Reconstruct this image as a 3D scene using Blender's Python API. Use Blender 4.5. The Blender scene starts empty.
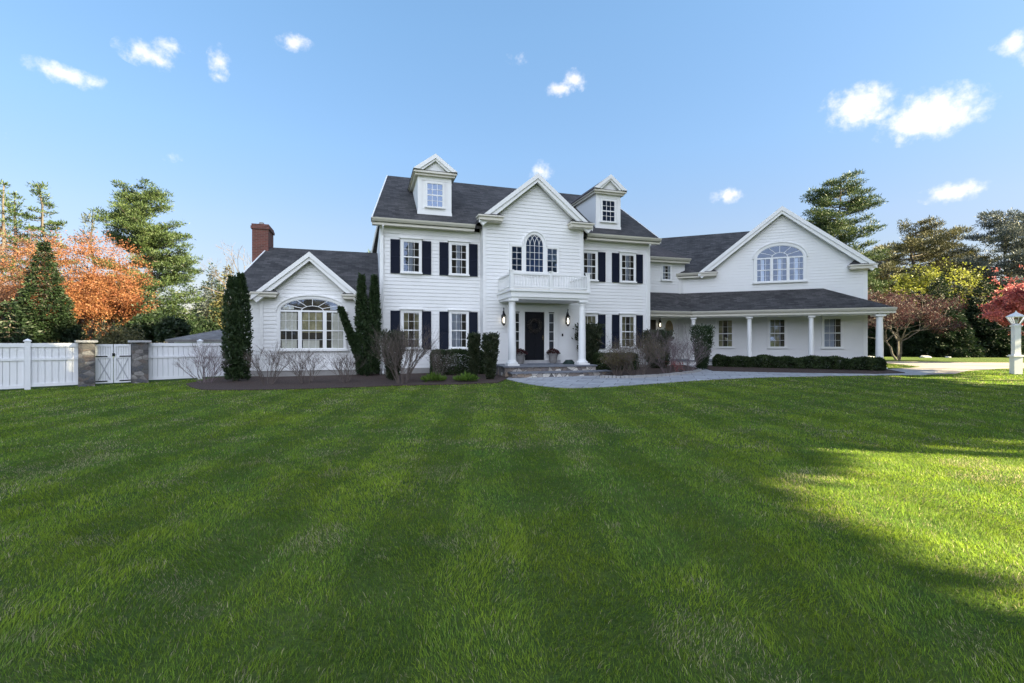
import bpy, bmesh, math, random
import numpy as np
from mathutils import Vector
R = math.radians

# ------------------------------------------------------------------ camera, world, sun
sc = bpy.context.scene
F = 470.0; H = 1.55
cam = bpy.data.cameras.new('camera'); camo = bpy.data.objects.new('camera', cam)
sc.collection.objects.link(camo); sc.camera = camo
cam.sensor_width = 36; cam.lens = F / 1024 * 36; cam.clip_start = .05; cam.clip_end = 3000
camo.location = (0, 0, H); camo.rotation_euler = (R(90), 0, 0)

SUN_EL = 28.0; SUN_AZ = -20.0          # azimuth measured from +X towards +Y
sd = Vector((math.cos(R(SUN_EL))*math.cos(R(SUN_AZ)), math.cos(R(SUN_EL))*math.sin(R(SUN_AZ)), math.sin(R(SUN_EL))))
sl = bpy.data.lights.new('sun', 'SUN'); so = bpy.data.objects.new('sun', sl); sc.collection.objects.link(so)
sl.energy = 5.0; sl.angle = R(.53); sl.color = (1, .86, .52)
so.rotation_euler = (-sd).to_track_quat('-Z', 'Y').to_euler()

w = bpy.data.worlds.new('World'); sc.world = w; w.use_nodes = True
SKY_STR = .066
def build_world():
    nt = w.node_tree; N = nt.nodes; L = nt.links
    N.clear()
    out = N.new('ShaderNodeOutputWorld'); bg = N.new('ShaderNodeBackground'); bg.inputs[1].default_value = SKY_STR
    sky = N.new('ShaderNodeTexSky'); sky.sky_type = 'NISHITA'; sky.sun_disc = False
    sky.sun_elevation = R(SUN_EL); sky.sun_rotation = R(90-SUN_AZ)
    sky.air_density = 1.0; sky.dust_density = .6; sky.ozone_density = 1.6; sky.altitude = 0
    hs = N.new('ShaderNodeHueSaturation'); hs.inputs['Saturation'].default_value = 1.45; hs.inputs['Value'].default_value = 1.2
    gm_ = N.new('ShaderNodeGamma'); gm_.inputs[1].default_value = .62; L.new(sky.outputs[0], gm_.inputs[0]); L.new(gm_.outputs[0], hs.inputs['Color'])
    tc = N.new('ShaderNodeTexCoord')
    nrm = N.new('ShaderNodeVectorMath'); nrm.operation = 'NORMALIZE'; L.new(tc.outputs['Generated'], nrm.inputs[0])
    sz = N.new('ShaderNodeSeparateXYZ'); L.new(nrm.outputs[0], sz.inputs[0])
    hr = N.new('ShaderNodeValToRGB'); e = hr.color_ramp.elements; e[0].position = 0; e[0].color = (*HOR[0], 1); e[1].position = .55; e[1].color = (1, 1, 1, 1)
    for p_, c_ in ((.1, HOR[1]), (.22, HOR[2]), (.36, HOR[3])): q_ = e.new(p_); q_.color = (*c_, 1)
    L.new(sz.outputs[2], hr.inputs[0])
    hm = N.new('ShaderNodeMix'); hm.data_type = 'RGBA'; hm.blend_type = 'MULTIPLY'; hm.inputs[0].default_value = 1; L.new(hs.outputs[0], hm.inputs[6]); L.new(hr.outputs[0], hm.inputs[7])
    # small fair-weather clouds: soft noisy blobs by direction in the sky (azimuth from +Y, elevation, size)
    nz = N.new('ShaderNodeTexNoise'); nz.inputs['Scale'].default_value = 52; nz.inputs['Detail'].default_value = 5; nz.inputs['Roughness'].default_value = .62
    L.new(nrm.outputs[0], nz.inputs['Vector'])
    acc = None
    clouds = [(68,75,30,9,1.0),(150,55,24,11,.75),(166,44,16,6,.6),(219,62,9,13,.8),(219,77,7,5,.7),(295,43,15,7,.9),(559,89,15,6,.9),(574,81,12,9,.9),(517,58,10,5,.35),
              (171,157,8,4,.35),(541,172,11,9,.8),(728,195,15,7,.9),(858,106,27,19,1.15),(892,112,26,9,.6),(930,115,40,21,1.2),(955,192,24,9,1.0),(1016,43,16,10,1.0),(1060,40,30,16,1.0),
              (-60,120,40,14,.9),(1180,160,50,18,1.0),(-200,90,50,18,1.),(1400,120,60,25,1.)]
    for (px, py, rx, ry, g) in clouds:
        d = Vector(((px-512)/F, 1, (341.5-py)/F)); dl = d.length; d.normalize()
        right = Vector((d.y, -d.x, 0)).normalized(); up = right.cross(d).normalized()
        if up.z < 0: up = -up
        sx = rx/F/dl*1.08; sy = ry/F/dl*1.15
        dx = N.new('ShaderNodeVectorMath'); dx.operation = 'DOT_PRODUCT'; L.new(nrm.outputs[0], dx.inputs[0]); dx.inputs[1].default_value = right/sx
        dy = N.new('ShaderNodeVectorMath'); dy.operation = 'DOT_PRODUCT'; L.new(nrm.outputs[0], dy.inputs[0]); dy.inputs[1].default_value = up/sy
        df = N.new('ShaderNodeVectorMath'); df.operation = 'DOT_PRODUCT'; L.new(nrm.outputs[0], df.inputs[0]); df.inputs[1].default_value = d
        cb = N.new('ShaderNodeCombineXYZ'); L.new(dx.outputs['Value'], cb.inputs[0]); L.new(dy.outputs['Value'], cb.inputs[1])
        fr = N.new('ShaderNodeMath'); fr.operation = 'LESS_THAN'; L.new(df.outputs['Value'], fr.inputs[0]); fr.inputs[1].default_value = .5
        fm = N.new('ShaderNodeMath'); fm.operation = 'MULTIPLY'; L.new(fr.outputs[0], fm.inputs[0]); fm.inputs[1].default_value = 99; L.new(fm.outputs[0], cb.inputs[2])
        ln = N.new('ShaderNodeVectorMath'); ln.operation = 'LENGTH'; L.new(cb.outputs[0], ln.inputs[0])
        m = N.new('ShaderNodeMath'); m.operation = 'MULTIPLY_ADD'; m.use_clamp = True
        L.new(ln.outputs['Value'], m.inputs[0]); m.inputs[1].default_value = -g*.8; m.inputs[2].default_value = g*.95
        if acc is None: acc = m.outputs[0]
        else:
            a = N.new('ShaderNodeMath'); a.operation = 'MAXIMUM'; L.new(acc, a.inputs[0]); L.new(m.outputs[0], a.inputs[1]); acc = a.outputs[0]
    # density = blob + (noise-.5)*k
    nm = N.new('ShaderNodeMath'); nm.operation = 'MULTIPLY_ADD'; L.new(nz.outputs[0], nm.inputs[0]); nm.inputs[1].default_value = 1.5; nm.inputs[2].default_value = -.74
    gt = N.new('ShaderNodeMath'); gt.operation = 'GREATER_THAN'; L.new(acc, gt.inputs[0]); gt.inputs[1].default_value = .001
    ad = N.new('ShaderNodeMath'); ad.operation = 'ADD'; L.new(acc, ad.inputs[0]); L.new(nm.outputs[0], ad.inputs[1])
    rm = N.new('ShaderNodeMapRange'); rm.interpolation_type = 'SMOOTHSTEP'; rm.inputs[1].default_value = .05; rm.inputs[2].default_value = 1.05; L.new(ad.outputs[0], rm.inputs[0])
    mu = N.new('ShaderNodeMath'); mu.operation = 'MULTIPLY'; L.new(rm.outputs[0], mu.inputs[0]); L.new(gt.outputs[0], mu.inputs[1])
    mf = N.new('ShaderNodeMath'); mf.operation = 'MULTIPLY'; L.new(mu.outputs[0], mf.inputs[0]); mf.inputs[1].default_value = .80
    mx = N.new('ShaderNodeMix'); mx.data_type = 'RGBA'; L.new(mf.outputs[0], mx.inputs[0]); L.new(hm.outputs[2], mx.inputs[6])
    mx.inputs[7].default_value = (CLOUD*1.0, CLOUD*.93, CLOUD*.90, 1)
    # added bright sky lobe low behind the viewer, filling light onto the shaded facade
    bd = N.new('ShaderNodeVectorMath'); bd.operation = 'DOT_PRODUCT'; L.new(nrm.outputs[0], bd.inputs[0]); bd.inputs[1].default_value = Vector((.15, -.98, .12)).normalized()
    br = N.new('ShaderNodeMapRange'); br.interpolation_type = 'SMOOTHSTEP'; br.inputs[1].default_value = .05; br.inputs[2].default_value = .9; L.new(bd.outputs['Value'], br.inputs[0])
    bm_ = N.new('ShaderNodeMix'); bm_.data_type = 'RGBA'; L.new(br.outputs[0], bm_.inputs[0]); L.new(mx.outputs[2], bm_.inputs[6]); bm_.inputs[7].default_value = (BACK_FILL*.86, BACK_FILL*.94, BACK_FILL*1.13, 1)
    L.new(bm_.outputs[2], bg.inputs[0]); L.new(bg.outputs[0], out.inputs[0])
CLOUD = 3.9; BACK_FILL = 7.1
HOR = [(.62,.50,.50), (.70,.60,.60), (.88,.77,.78), (.95,.92,.94)]
build_world()
sc.view_settings.view_transform = 'Standard'; sc.view_settings.look = 'None'; sc.view_settings.exposure = 2.57; sc.view_settings.gamma = 1
sc.render.engine = 'CYCLES'
try:
    sc.cycles.max_bounces = 7; sc.cycles.transparent_max_bounces = 8; sc.cycles.caustics_reflective = False; sc.cycles.caustics_refractive = False
except Exception: pass

# ------------------------------------------------------------------ helpers
rnd = random.Random(7)
def hgt(y): return .3*min(1, max(0, (y-10)/15))
def gp(px, py):
    """ground point seen at a pixel of the photograph"""
    d = 10
    for _ in range(30): d = F*(H-hgt(d))/(py-341.5)
    return (d*(px-512)/F, d)
class Frame:
    def __init__(s, ox, oy, a):
        s.o = (ox, oy); s.a = R(a); s.c = math.cos(s.a); s.s = math.sin(s.a)
    def p(s, u, v, z): return (s.o[0]+u*s.c-v*s.s, s.o[1]+u*s.s+v*s.c, z)
WLD = Frame(0, 0, 0)
MF = Frame(-5.4, 19.2, 17.2)       # main facade frame
WF = Frame(17.65, 23.37, -22)      # right wing frame
FF = Frame(-15.15, 13.9, 45)       # fence frame

def tag(o, label=None, cat=None, group=None, kind=None):
    if label: o['label'] = label
    if cat: o['category'] = cat
    if group: o['group'] = group
    if kind: o['kind'] = kind
    return o
def empty(name, loc, rz=0, **k):
    o = bpy.data.objects.new(name, None); sc.collection.objects.link(o); o.location = loc; o.rotation_euler = (0, 0, rz)
    o.empty_display_size = .2
    return tag(o, **k)
def copy_tree(o, parent=None):
    c = o.copy(); sc.collection.objects.link(c)
    if parent: c.parent = parent
    for ch in o.children: copy_tree(ch, c)
    return c
def rootloc(p):
    x = y = z = 0
    while p is not None:
        x += p.location[0]; y += p.location[1]; z += p.location[2]; p = p.parent
    return (x, y, z)

class MB:
    def __init__(s): s.v = []; s.f = []; s.m = []; s.mi = 0
    def quad(s, *pts):
        n = len(s.v); s.v += [tuple(p) for p in pts]; s.f.append(tuple(range(n, n+len(pts)))); s.m.append(s.mi)
    def box(s, fr, u0, u1, v0, v1, z0, z1):
        n = len(s.v)
        for z in (z0, z1):
            s.v += [fr.p(u0, v0, z), fr.p(u1, v0, z), fr.p(u1, v1, z), fr.p(u0, v1, z)]
        for q in ((0,3,2,1),(4,5,6,7),(0,1,5,4),(1,2,6,5),(2,3,7,6),(3,0,4,7)):
            s.f.append(tuple(n+i for i in q)); s.m.append(s.mi)
        return s
    def prism(s, fr, poly, v0, v1):
        """poly in (u,z), extruded v0..v1 (v0 = front)"""
        n = len(s.v); k = len(poly)
        s.v += [fr.p(u, v0, z) for u, z in poly] + [fr.p(u, v1, z) for u, z in poly]
        s.f.append(tuple(range(n, n+k))); s.m.append(s.mi)
        s.f.append(tuple(range(n+2*k-1, n+k-1, -1))); s.m.append(s.mi)
        for i in range(k):
            j = (i+1) % k
            s.f.append((n+i, n+k+i, n+k+j, n+j)); s.m.append(s.mi)
        return s
    def strip(s, fr, pl, wd, v0, v1):
        """bar following polyline pl [(u,z)] of width wd (to the left normal), extruded"""
        k = len(pl)
        for i in range(k-1):
            (a, b), (c, d) = pl[i], pl[i+1]
            L = math.hypot(c-a, d-b) or 1; nx, nz = -(d-b)/L*wd/2, (c-a)/L*wd/2
            s.prism(fr, [(a-nx, b-nz), (c-nx, d-nz), (c+nx, d+nz), (a+nx, b+nz)], v0, v1)
        return s
    def band(s, fr, inner, outer, v0, v1):
        for i in range(len(inner)-1):
            s.prism(fr, [inner[i], inner[i+1], outer[i+1], outer[i]], v0, v1)
        return s
    def tube(s, path, rad, n=8, caps=True):
        pts = [Vector(p) for p in path]; rings = []
        base = len(s.v)
        up = Vector((0, 0, 1))
        for i, p in enumerate(pts):
            t = (pts[min(i+1, len(pts)-1)]-pts[max(i-1, 0)]).normalized()
            a = t.cross(up)
            if a.length < .05: a = t.cross(Vector((1, 0, 0)))
            a.normalize(); b = t.cross(a)
            for k in range(n):
                an = 2*math.pi*k/n
                s.v.append(tuple(p + (a*math.cos(an)+b*math.sin(an))*rad[i]))
        for i in range(len(pts)-1):
            for k in range(n):
                s.f.append((base+i*n+k, base+i*n+(k+1) % n, base+(i+1)*n+(k+1) % n, base+(i+1)*n+k)); s.m.append(s.mi)
        if caps and n > 3:
            s.f.append(tuple(base+k for k in range(n))[::-1]); s.m.append(s.mi)
            s.f.append(tuple(base+(len(pts)-1)*n+k for k in range(n))); s.m.append(s.mi)
        return s
    def lathe(s, c, prof, n=16):
        """prof [(r,z)] about vertical axis at c"""
        return s.tube([(c[0], c[1], c[2]+z) for r, z in prof], [r for r, z in prof], n)
    def build(s, name, mats, parent=None, recalc=True, smooth=False, **k):
        me = bpy.data.meshes.new(name)
        ox = rootloc(parent) if parent is not None else (0, 0, 0)
        own = (0, 0, 0)
        if parent is None and s.v:
            a = np.array(s.v); own = (float(a[:,0].mean()), float(a[:,1].mean()), float(a[:,2].min()))
        vs = [(x-ox[0]-own[0], y-ox[1]-own[1], z-ox[2]-own[2]) for x, y, z in s.v]
        me.from_pydata(vs, [], s.f)
        if not isinstance(mats, (list, tuple)): mats = [mats]
        for m in mats: me.materials.append(m)
        if len(mats) > 1: me.polygons.foreach_set('material_index', s.m)
        if recalc:
            bm = bmesh.new(); bm.from_mesh(me); bmesh.ops.recalc_face_normals(bm, faces=bm.faces); bm.to_mesh(me); bm.free()
        if smooth: me.polygons.foreach_set('use_smooth', [True]*len(me.polygons))
        me.update()
        o = bpy.data.objects.new(name, me); sc.collection.objects.link(o)
        if parent is not None: o.parent = parent
        else: o.location = own
        return tag(o, **k)

# ------------------------------------------------------------------ materials
def mat(name, col, rough=.6, noise=None, bump=None, spec=.5, metal=0, coord='Object'):
    """noise=(scale, amount, second colour), bump=(scale, strength)"""
    m = bpy.data.materials.new(name); m.use_nodes = True; N = m.node_tree.nodes; L = m.node_tree.links
    b = N['Principled BSDF']; b.inputs['Base Color'].default_value = (*col, 1); b.inputs['Roughness'].default_value = rough
    b.inputs['Specular IOR Level'].default_value = spec; b.inputs['Metallic'].default_value = metal
    g = N.new('ShaderNodeNewGeometry')
    if noise:
        n = N.new('ShaderNodeTexNoise'); n.inputs['Scale'].default_value = noise[0]; n.inputs['Detail'].default_value = 6; n.inputs['Roughness'].default_value = .65
        L.new(g.outputs['Position'], n.inputs['Vector'])
        r = N.new('ShaderNodeValToRGB'); r.color_ramp.elements[0].position = .5-noise[1]; r.color_ramp.elements[1].position = .5+noise[1]
        r.color_ramp.elements[0].color = (*col, 1); r.color_ramp.elements[1].color = (*noise[2], 1)
        L.new(n.outputs[0], r.inputs[0]); L.new(r.outputs[0], b.inputs['Base Color'])
    if bump:
        n2 = N.new('ShaderNodeTexNoise'); n2.inputs['Scale'].default_value = bump[0]; n2.inputs['Detail'].default_value = 4
        L.new(g.outputs['Position'], n2.inputs['Vector'])
        bp = N.new('ShaderNodeBump'); bp.inputs['Strength'].default_value = bump[1]; bp.inputs['Distance'].default_value = .03
        L.new(n2.outputs[0], bp.inputs['Height']); L.new(bp.outputs[0], b.inputs['Normal'])
    return m
def leafmat(name, stops, trans=.35, rough=.55):
    m = bpy.data.materials.new(name); m.use_nodes = True; N = m.node_tree.nodes; L = m.node_tree.links
    b = N['Principled BSDF']; b.inputs['Roughness'].default_value = rough; b.inputs['Specular IOR Level'].default_value = .35
    a = N.new('ShaderNodeAttribute'); a.attribute_name = 'tint'
    r = N.new('ShaderNodeValToRGB'); e = r.color_ramp.elements
    e[0].position = 0; e[0].color = (*stops[0], 1); e[1].position = 1; e[1].color = (*stops[-1], 1)
    for i, s in enumerate(stops[1:-1]):
        x = e.new((i+1)/(len(stops)-1)); x.color = (*s, 1)
    L.new(a.outputs['Fac'], r.inputs[0]); L.new(r.outputs[0], b.inputs['Base Color'])
    t = N.new('ShaderNodeBsdfTranslucent'); L.new(r.outputs[0], t.inputs[0])
    mx = N.new('ShaderNodeMixShader'); mx.inputs[0].default_value = trans
    L.new(b.outputs[0], mx.inputs[1]); L.new(t.outputs[0], mx.inputs[2]); L.new(mx.outputs[0], N['Material Output'].inputs[0])
    return m
def stonemat(name, cols, scale, gap=(.12,.11,.10), stretch=(1,1,1.5)):
    m = bpy.data.materials.new(name); m.use_nodes = True; N = m.node_tree.nodes; L = m.node_tree.links
    b = N['Principled BSDF']; b.inputs['Roughness'].default_value = .85
    g = N.new('ShaderNodeNewGeometry'); mp = N.new('ShaderNodeMapping'); mp.inputs['Scale'].default_value = stretch
    L.new(g.outputs['Position'], mp.inputs[0])
    v = N.new('ShaderNodeTexVoronoi'); v.inputs['Scale'].default_value = scale; L.new(mp.outputs[0], v.inputs['Vector'])
    v2 = N.new('ShaderNodeTexVoronoi'); v2.feature = 'DISTANCE_TO_EDGE'; v2.inputs['Scale'].default_value = scale; L.new(mp.outputs[0], v2.inputs['Vector'])
    sp = N.new('ShaderNodeSeparateColor'); L.new(v.outputs['Color'], sp.inputs[0])
    r = N.new('ShaderNodeValToRGB'); r.color_ramp.interpolation = 'CONSTANT'; e = r.color_ramp.elements
    e[0].position = 0; e[0].color = (*cols[0], 1); e[1].position = 1/len(cols); e[1].color = (*cols[1], 1)
    for i in range(2, len(cols)):
        x = e.new(i/len(cols)); x.color = (*cols[i], 1)
    L.new(sp.outputs[0], r.inputs[0])
    nz = N.new('ShaderNodeTexNoise'); nz.inputs['Scale'].default_value = 22; nz.inputs['Detail'].default_value = 5; L.new(g.outputs['Position'], nz.inputs['Vector'])
    mm = N.new('ShaderNodeMix'); mm.data_type = 'RGBA'; mm.blend_type = 'OVERLAY'; mm.inputs[0].default_value = .7
    L.new(r.outputs[0], mm.inputs[6]); L.new(nz.outputs[0], mm.inputs[7])
    st = N.new('ShaderNodeMath'); st.operation = 'LESS_THAN'; st.inputs[1].default_value = .035; L.new(v2.outputs['Distance'], st.inputs[0])
    mx = N.new('ShaderNodeMix'); mx.data_type = 'RGBA'; L.new(st.outputs[0], mx.inputs[0]); L.new(mm.outputs[2], mx.inputs[6]); mx.inputs[7].default_value = (*gap, 1)
    L.new(mx.outputs[2], b.inputs['Base Color'])
    bp = N.new('ShaderNodeBump'); bp.inputs['Distance'].default_value = .03; bp.inputs['Strength'].default_value = .8; L.new(v2.outputs['Distance'], bp.inputs['Height']); L.new(bp.outputs[0], b.inputs['Normal'])
    return m
def shingle(name, c1, c2):
    """asphalt shingles: courses follow height, tabs follow a horizontal axis"""
    m = bpy.data.materials.new(name); m.use_nodes = True; N = m.node_tree.nodes; L = m.node_tree.links
    b = N['Principled BSDF']; b.inputs['Roughness'].default_value = .9; b.inputs['Specular IOR Level'].default_value = .25
    uv = N.new('ShaderNodeUVMap'); uv.uv_map = 'uv'
    br = N.new('ShaderNodeTexBrick'); br.inputs['Scale'].default_value = 1; br.inputs['Brick Width'].default_value = .30; br.inputs['Row Height'].default_value = .145
    br.inputs['Mortar Size'].default_value = .008; br.inputs['Color1'].default_value = (*c1, 1); br.inputs['Color2'].default_value = (*c2, 1)
    br.inputs['Mortar'].default_value = tuple(x*.45 for x in c1)+(1,)
    L.new(uv.outputs[0], br.inputs['Vector'])
    g = N.new('ShaderNodeNewGeometry')
    n = N.new('ShaderNodeTexNoise'); n.inputs['Scale'].default_value = 1.1; n.inputs['Detail'].default_value = 7; n.inputs['Roughness'].default_value = .7; L.new(g.outputs['Position'], n.inputs['Vector'])
    mr = N.new('ShaderNodeMapRange'); mr.inputs[1].default_value = .3; mr.inputs[2].default_value = .7; mr.inputs[3].default_value = .68; mr.inputs[4].default_value = 1.35; L.new(n.outputs[0], mr.inputs[0])
    mx = N.new('ShaderNodeMix'); mx.data_type = 'RGBA'; mx.blend_type = 'MULTIPLY'; mx.inputs[0].default_value = 1
    L.new(br.outputs[0], mx.inputs[6]); L.new(mr.outputs[0], mx.inputs[7]); L.new(mx.outputs[2], b.inputs['Base Color'])
    bp = N.new('ShaderNodeBump'); bp.inputs['Strength'].default_value = .5; bp.inputs['Distance'].default_value = .02; L.new(br.outputs['Fac'], bp.inputs['Height']); bp.invert = True
    L.new(bp.outputs[0], b.inputs['Normal'])
    return m
def glassmat(name, tint=(.75,.8,.85), refl=.28):
    m = bpy.data.materials.new(name); m.use_nodes = True; N = m.node_tree.nodes; L = m.node_tree.links
    N.remove(N['Principled BSDF'])
    t = N.new('ShaderNodeBsdfTransparent'); t.inputs[0].default_value = (*tint, 1)
    g = N.new('ShaderNodeBsdfGlossy'); g.inputs['Roughness'].default_value = .02; g.inputs[0].default_value = (.50,.64,.88,1)
    geo = N.new('ShaderNodeNewGeometry'); nz = N.new('ShaderNodeTexNoise'); nz.inputs['Scale'].default_value = 2.2; nz.inputs['Detail'].default_value = 1; L.new(geo.outputs['Position'], nz.inputs['Vector'])
    bp = N.new('ShaderNodeBump'); bp.inputs['Strength'].default_value = .12; bp.inputs['Distance'].default_value = .01; L.new(nz.outputs[0], bp.inputs['Height']); L.new(bp.outputs[0], g.inputs['Normal'])
    fr = N.new('ShaderNodeFresnel'); fr.inputs[0].default_value = 1.5
    ad = N.new('ShaderNodeMath'); ad.operation = 'ADD'; ad.use_clamp = True; ad.inputs[1].default_value = refl-.04; L.new(fr.outputs[0], ad.inputs[0])
    mx = N.new('ShaderNodeMixShader'); L.new(ad.outputs[0], mx.inputs[0]); L.new(t.outputs[0], mx.inputs[1]); L.new(g.outputs[0], mx.inputs[2]); L.new(mx.outputs[0], N['Material Output'].inputs[0])
    return m
def emis(name, col, s):
    m = bpy.data.materials.new(name); m.use_nodes = True; b = m.node_tree.nodes['Principled BSDF']
    b.inputs['Base Color'].default_value = (.8,.8,.8,1); b.inputs['Emission Color'].default_value = (*col, 1); b.inputs['Emission Strength'].default_value = s
    return m

M_SIDE = mat('white_clapboard', (.80,.80,.79), .55, noise=(1.3,.3,(.74,.74,.73)))
M_TRIM = mat('white_trim', (.82,.82,.81), .5, noise=(3,.3,(.77,.77,.75)))
M_CREAM = mat('cream_gutter', (.66,.63,.55), .45, noise=(3,.3,(.60,.57,.49)))
M_VINYL = mat('white_vinyl', (.80,.80,.82), .4, noise=(1.2,.25,(.72,.73,.76)))
M_SHUT = mat('navy_shutter', (.008,.012,.026), .6, spec=.15)
M_DOOR = mat('black_door', (.006,.007,.011), .45, spec=.15)
M_DARK = mat('dark_room', (.022,.022,.022), .9, noise=(1.6,.12,(.075,.06,.04)))
M_SKYREFL = mat('painted_sky_reflection', (.08,.13,.23), .9, noise=(1.4,.2,(.12,.13,.16)))  # blue sky reflection of bay and dormer panes, painted into their backing
M_CURT = mat('white_curtain', (.60,.63,.70), .9, noise=(4,.3,(.38,.42,.50)))
M_BRIGHT = mat('bright_linen', (.74,.72,.62), .9, noise=(3,.3,(.55,.52,.42)))
M_WARM = mat('cream_curtain', (.50,.44,.26), .9, noise=(3,.22,(.16,.15,.07)))
M_GLASS = glassmat('window_glass', (.9,.93,.96), .13)
M_BLUEG = glassmat('sky_reflecting_glass', (.6,.68,.8), .22)
M_GLASSB = glassmat('bright_window_glass', (.92,.94,.95), .12)
M_ROOF = shingle('dark_shingles', (.080,.076,.076), (.040,.039,.040))
M_ROOF2 = shingle('brown_shingles', (.095,.082,.080), (.07,.06,.06))
M_BRICK = None
M_BLUE = mat('bluestone', (.30,.31,.335), .8, noise=(3.5,.2,(.40,.405,.42)), bump=(30,.3))
def pavemat():
    m = mat('bluestone_paving', (.30,.31,.335), .8); N = m.node_tree.nodes; L = m.node_tree.links; b = N['Principled BSDF']
    g = N.new('ShaderNodeNewGeometry'); mp = N.new('ShaderNodeMapping'); mp.inputs['Rotation'].default_value = (0, 0, R(17.2)); L.new(g.outputs['Position'], mp.inputs[0])
    br = N.new('ShaderNodeTexBrick'); br.inputs['Scale'].default_value = 1; br.inputs['Brick Width'].default_value = .9; br.inputs['Row Height'].default_value = .6; br.inputs['Mortar Size'].default_value = .014; br.inputs['Bias'].default_value = 0
    br.inputs['Color1'].default_value = (.38,.385,.40,1); br.inputs['Color2'].default_value = (.29,.295,.31,1); br.inputs['Mortar'].default_value = (.13,.13,.13,1); L.new(mp.outputs[0], br.inputs[0])
    n = N.new('ShaderNodeTexNoise'); n.inputs['Scale'].default_value = 5; n.inputs['Detail'].default_value = 6; L.new(g.outputs['Position'], n.inputs[0])
    x = N.new('ShaderNodeMix'); x.data_type = 'RGBA'; x.blend_type = 'OVERLAY'; x.inputs[0].default_value = .5; L.new(br.outputs[0], x.inputs[6]); L.new(n.outputs[0], x.inputs[7]); L.new(x.outputs[2], b.inputs['Base Color'])
    return m
M_PAVE = pavemat()
M_TREAD = mat('bluestone_tread', (.12,.13,.155), .75, noise=(5,.2,(.19,.20,.22)))
M_STONE = stonemat('fieldstone', [(.20,.17,.15),(.36,.33,.30),(.13,.12,.12),(.28,.22,.17),(.6,.57,.52),(.17,.15,.15)], 4.2)
M_PILLAR = stonemat('pillar_stone', [(.10,.095,.095),(.19,.175,.17),(.065,.062,.065),(.13,.105,.095),(.25,.235,.225),(.09,.09,.10)], 4.6)
M_CAPS = mat('stone_cap', (.42,.42,.43), .8, noise=(6,.2,(.32,.32,.33)))
M_MULCH = mat('bark_mulch', (.030,.018,.014), .95, noise=(26,.16,(.085,.052,.040)), bump=(40,1))
M_EDGE = mat('edging_stone', (.30,.29,.28), .85, noise=(5,.2,(.42,.41,.40)))
M_FOUND = mat('concrete', (.26,.25,.24), .9, noise=(3,.2,(.34,.33,.31)))
M_IRON = mat('black_iron', (.012,.012,.014), .4, metal=.6)
M_BRASS = mat('aged_brass', (.25,.19,.10), .4, metal=.8)
M_DRIVE = mat('pale_driveway', (.26,.225,.215), .9, noise=(2.5,.25,(.32,.28,.265)), bump=(60,.4))
M_LOCAL_BULB = emis('lit_bulb', (1,.88,.68), .6)
M_TERRA = mat('grey_pot', (.17,.16,.155), .8, noise=(9,.2,(.25,.24,.23)))
M_BARK = mat('bark', (.075,.060,.048), .95, noise=(9,.2,(.13,.11,.09)), bump=(18,.8))
M_BARKP = mat('pale_bark', (.085,.075,.067), .95, noise=(9,.2,(.15,.135,.12)), bump=(18,.6))
M_TWIG = mat('grey_twigs', (.085,.065,.055), .9, noise=(12,.25,(.17,.135,.12)))
M_TWIGP = mat('mauve_twigs', (.13,.10,.105), .9, noise=(12,.25,(.22,.17,.175)))
def brickmat():
    m = bpy.data.materials.new('red_brick'); m.use_nodes = True; N = m.node_tree.nodes; L = m.node_tree.links
    b = N['Principled BSDF']; b.inputs['Roughness'].default_value = .9
    uv = N.new('ShaderNodeUVMap'); uv.uv_map = 'uv'
    br = N.new('ShaderNodeTexBrick'); br.inputs['Brick Width'].default_value = .21; br.inputs['Row Height'].default_value = .075; br.inputs['Mortar Size'].default_value = .008; br.inputs['Scale'].default_value = 1
    br.inputs['Color1'].default_value = (.19,.060,.045,1); br.inputs['Color2'].default_value = (.12,.040,.032,1); br.inputs['Mortar'].default_value = (.16,.12,.10,1)
    L.new(uv.outputs[0], br.inputs[0]); L.new(br.outputs[0], b.inputs['Base Color'])
    return m
M_BRICK = brickmat()

def box_uv(o):
    """metre-true uv: u along the horizontal of each face, v up its slope"""
    me = o.data; uvl = me.uv_layers.new(name='uv')
    for p in me.polygons:
        n = p.normal; h = Vector((-n.y, n.x, 0))
        if h.length < .01: h = Vector((1, 0, 0))
        h.normalize(); up = n.cross(h)
        for li in p.loop_indices:
            c = me.vertices[me.loops[li].vertex_index].co
            uvl.data[li].uv = (c.dot(h), c.dot(up))
    return o

# ------------------------------------------------------------------ ground
def sheet(name, pts, dz, m, kind='structure', thick=None, **k):
    """flat polygon sheet draped on the gentle rise of the ground"""
    bm = bmesh.new()
    f = bm.faces.new([bm.verts.new((x, y, 0)) for x, y in pts])
    for yy in (10, 25):
        bmesh.ops.bisect_plane(bm, geom=bm.verts[:]+bm.edges[:]+bm.faces[:], plane_co=(0, yy, 0), plane_no=(0, 1, 0))
    bmesh.ops.triangulate(bm, faces=bm.faces[:])
    for v in bm.verts: v.co.z = hgt(v.co.y)+dz
    if thick:
        r = bmesh.ops.extrude_face_region(bm, geom=bm.faces[:])
        for e in r['geom']:
            if isinstance(e, bmesh.types.BMVert): e.co.z -= thick
    bmesh.ops.recalc_face_normals(bm, faces=bm.faces)
    me = bpy.data.meshes.new(name); bm.to_mesh(me); bm.free(); me.materials.append(m)
    if not thick:
        me.update()
        if me.polygons and me.polygons[0].normal.z < 0: me.flip_normals()
    o = bpy.data.objects.new(name, me); sc.collection.objects.link(o)
    return tag(o, kind=kind, **k)

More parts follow.
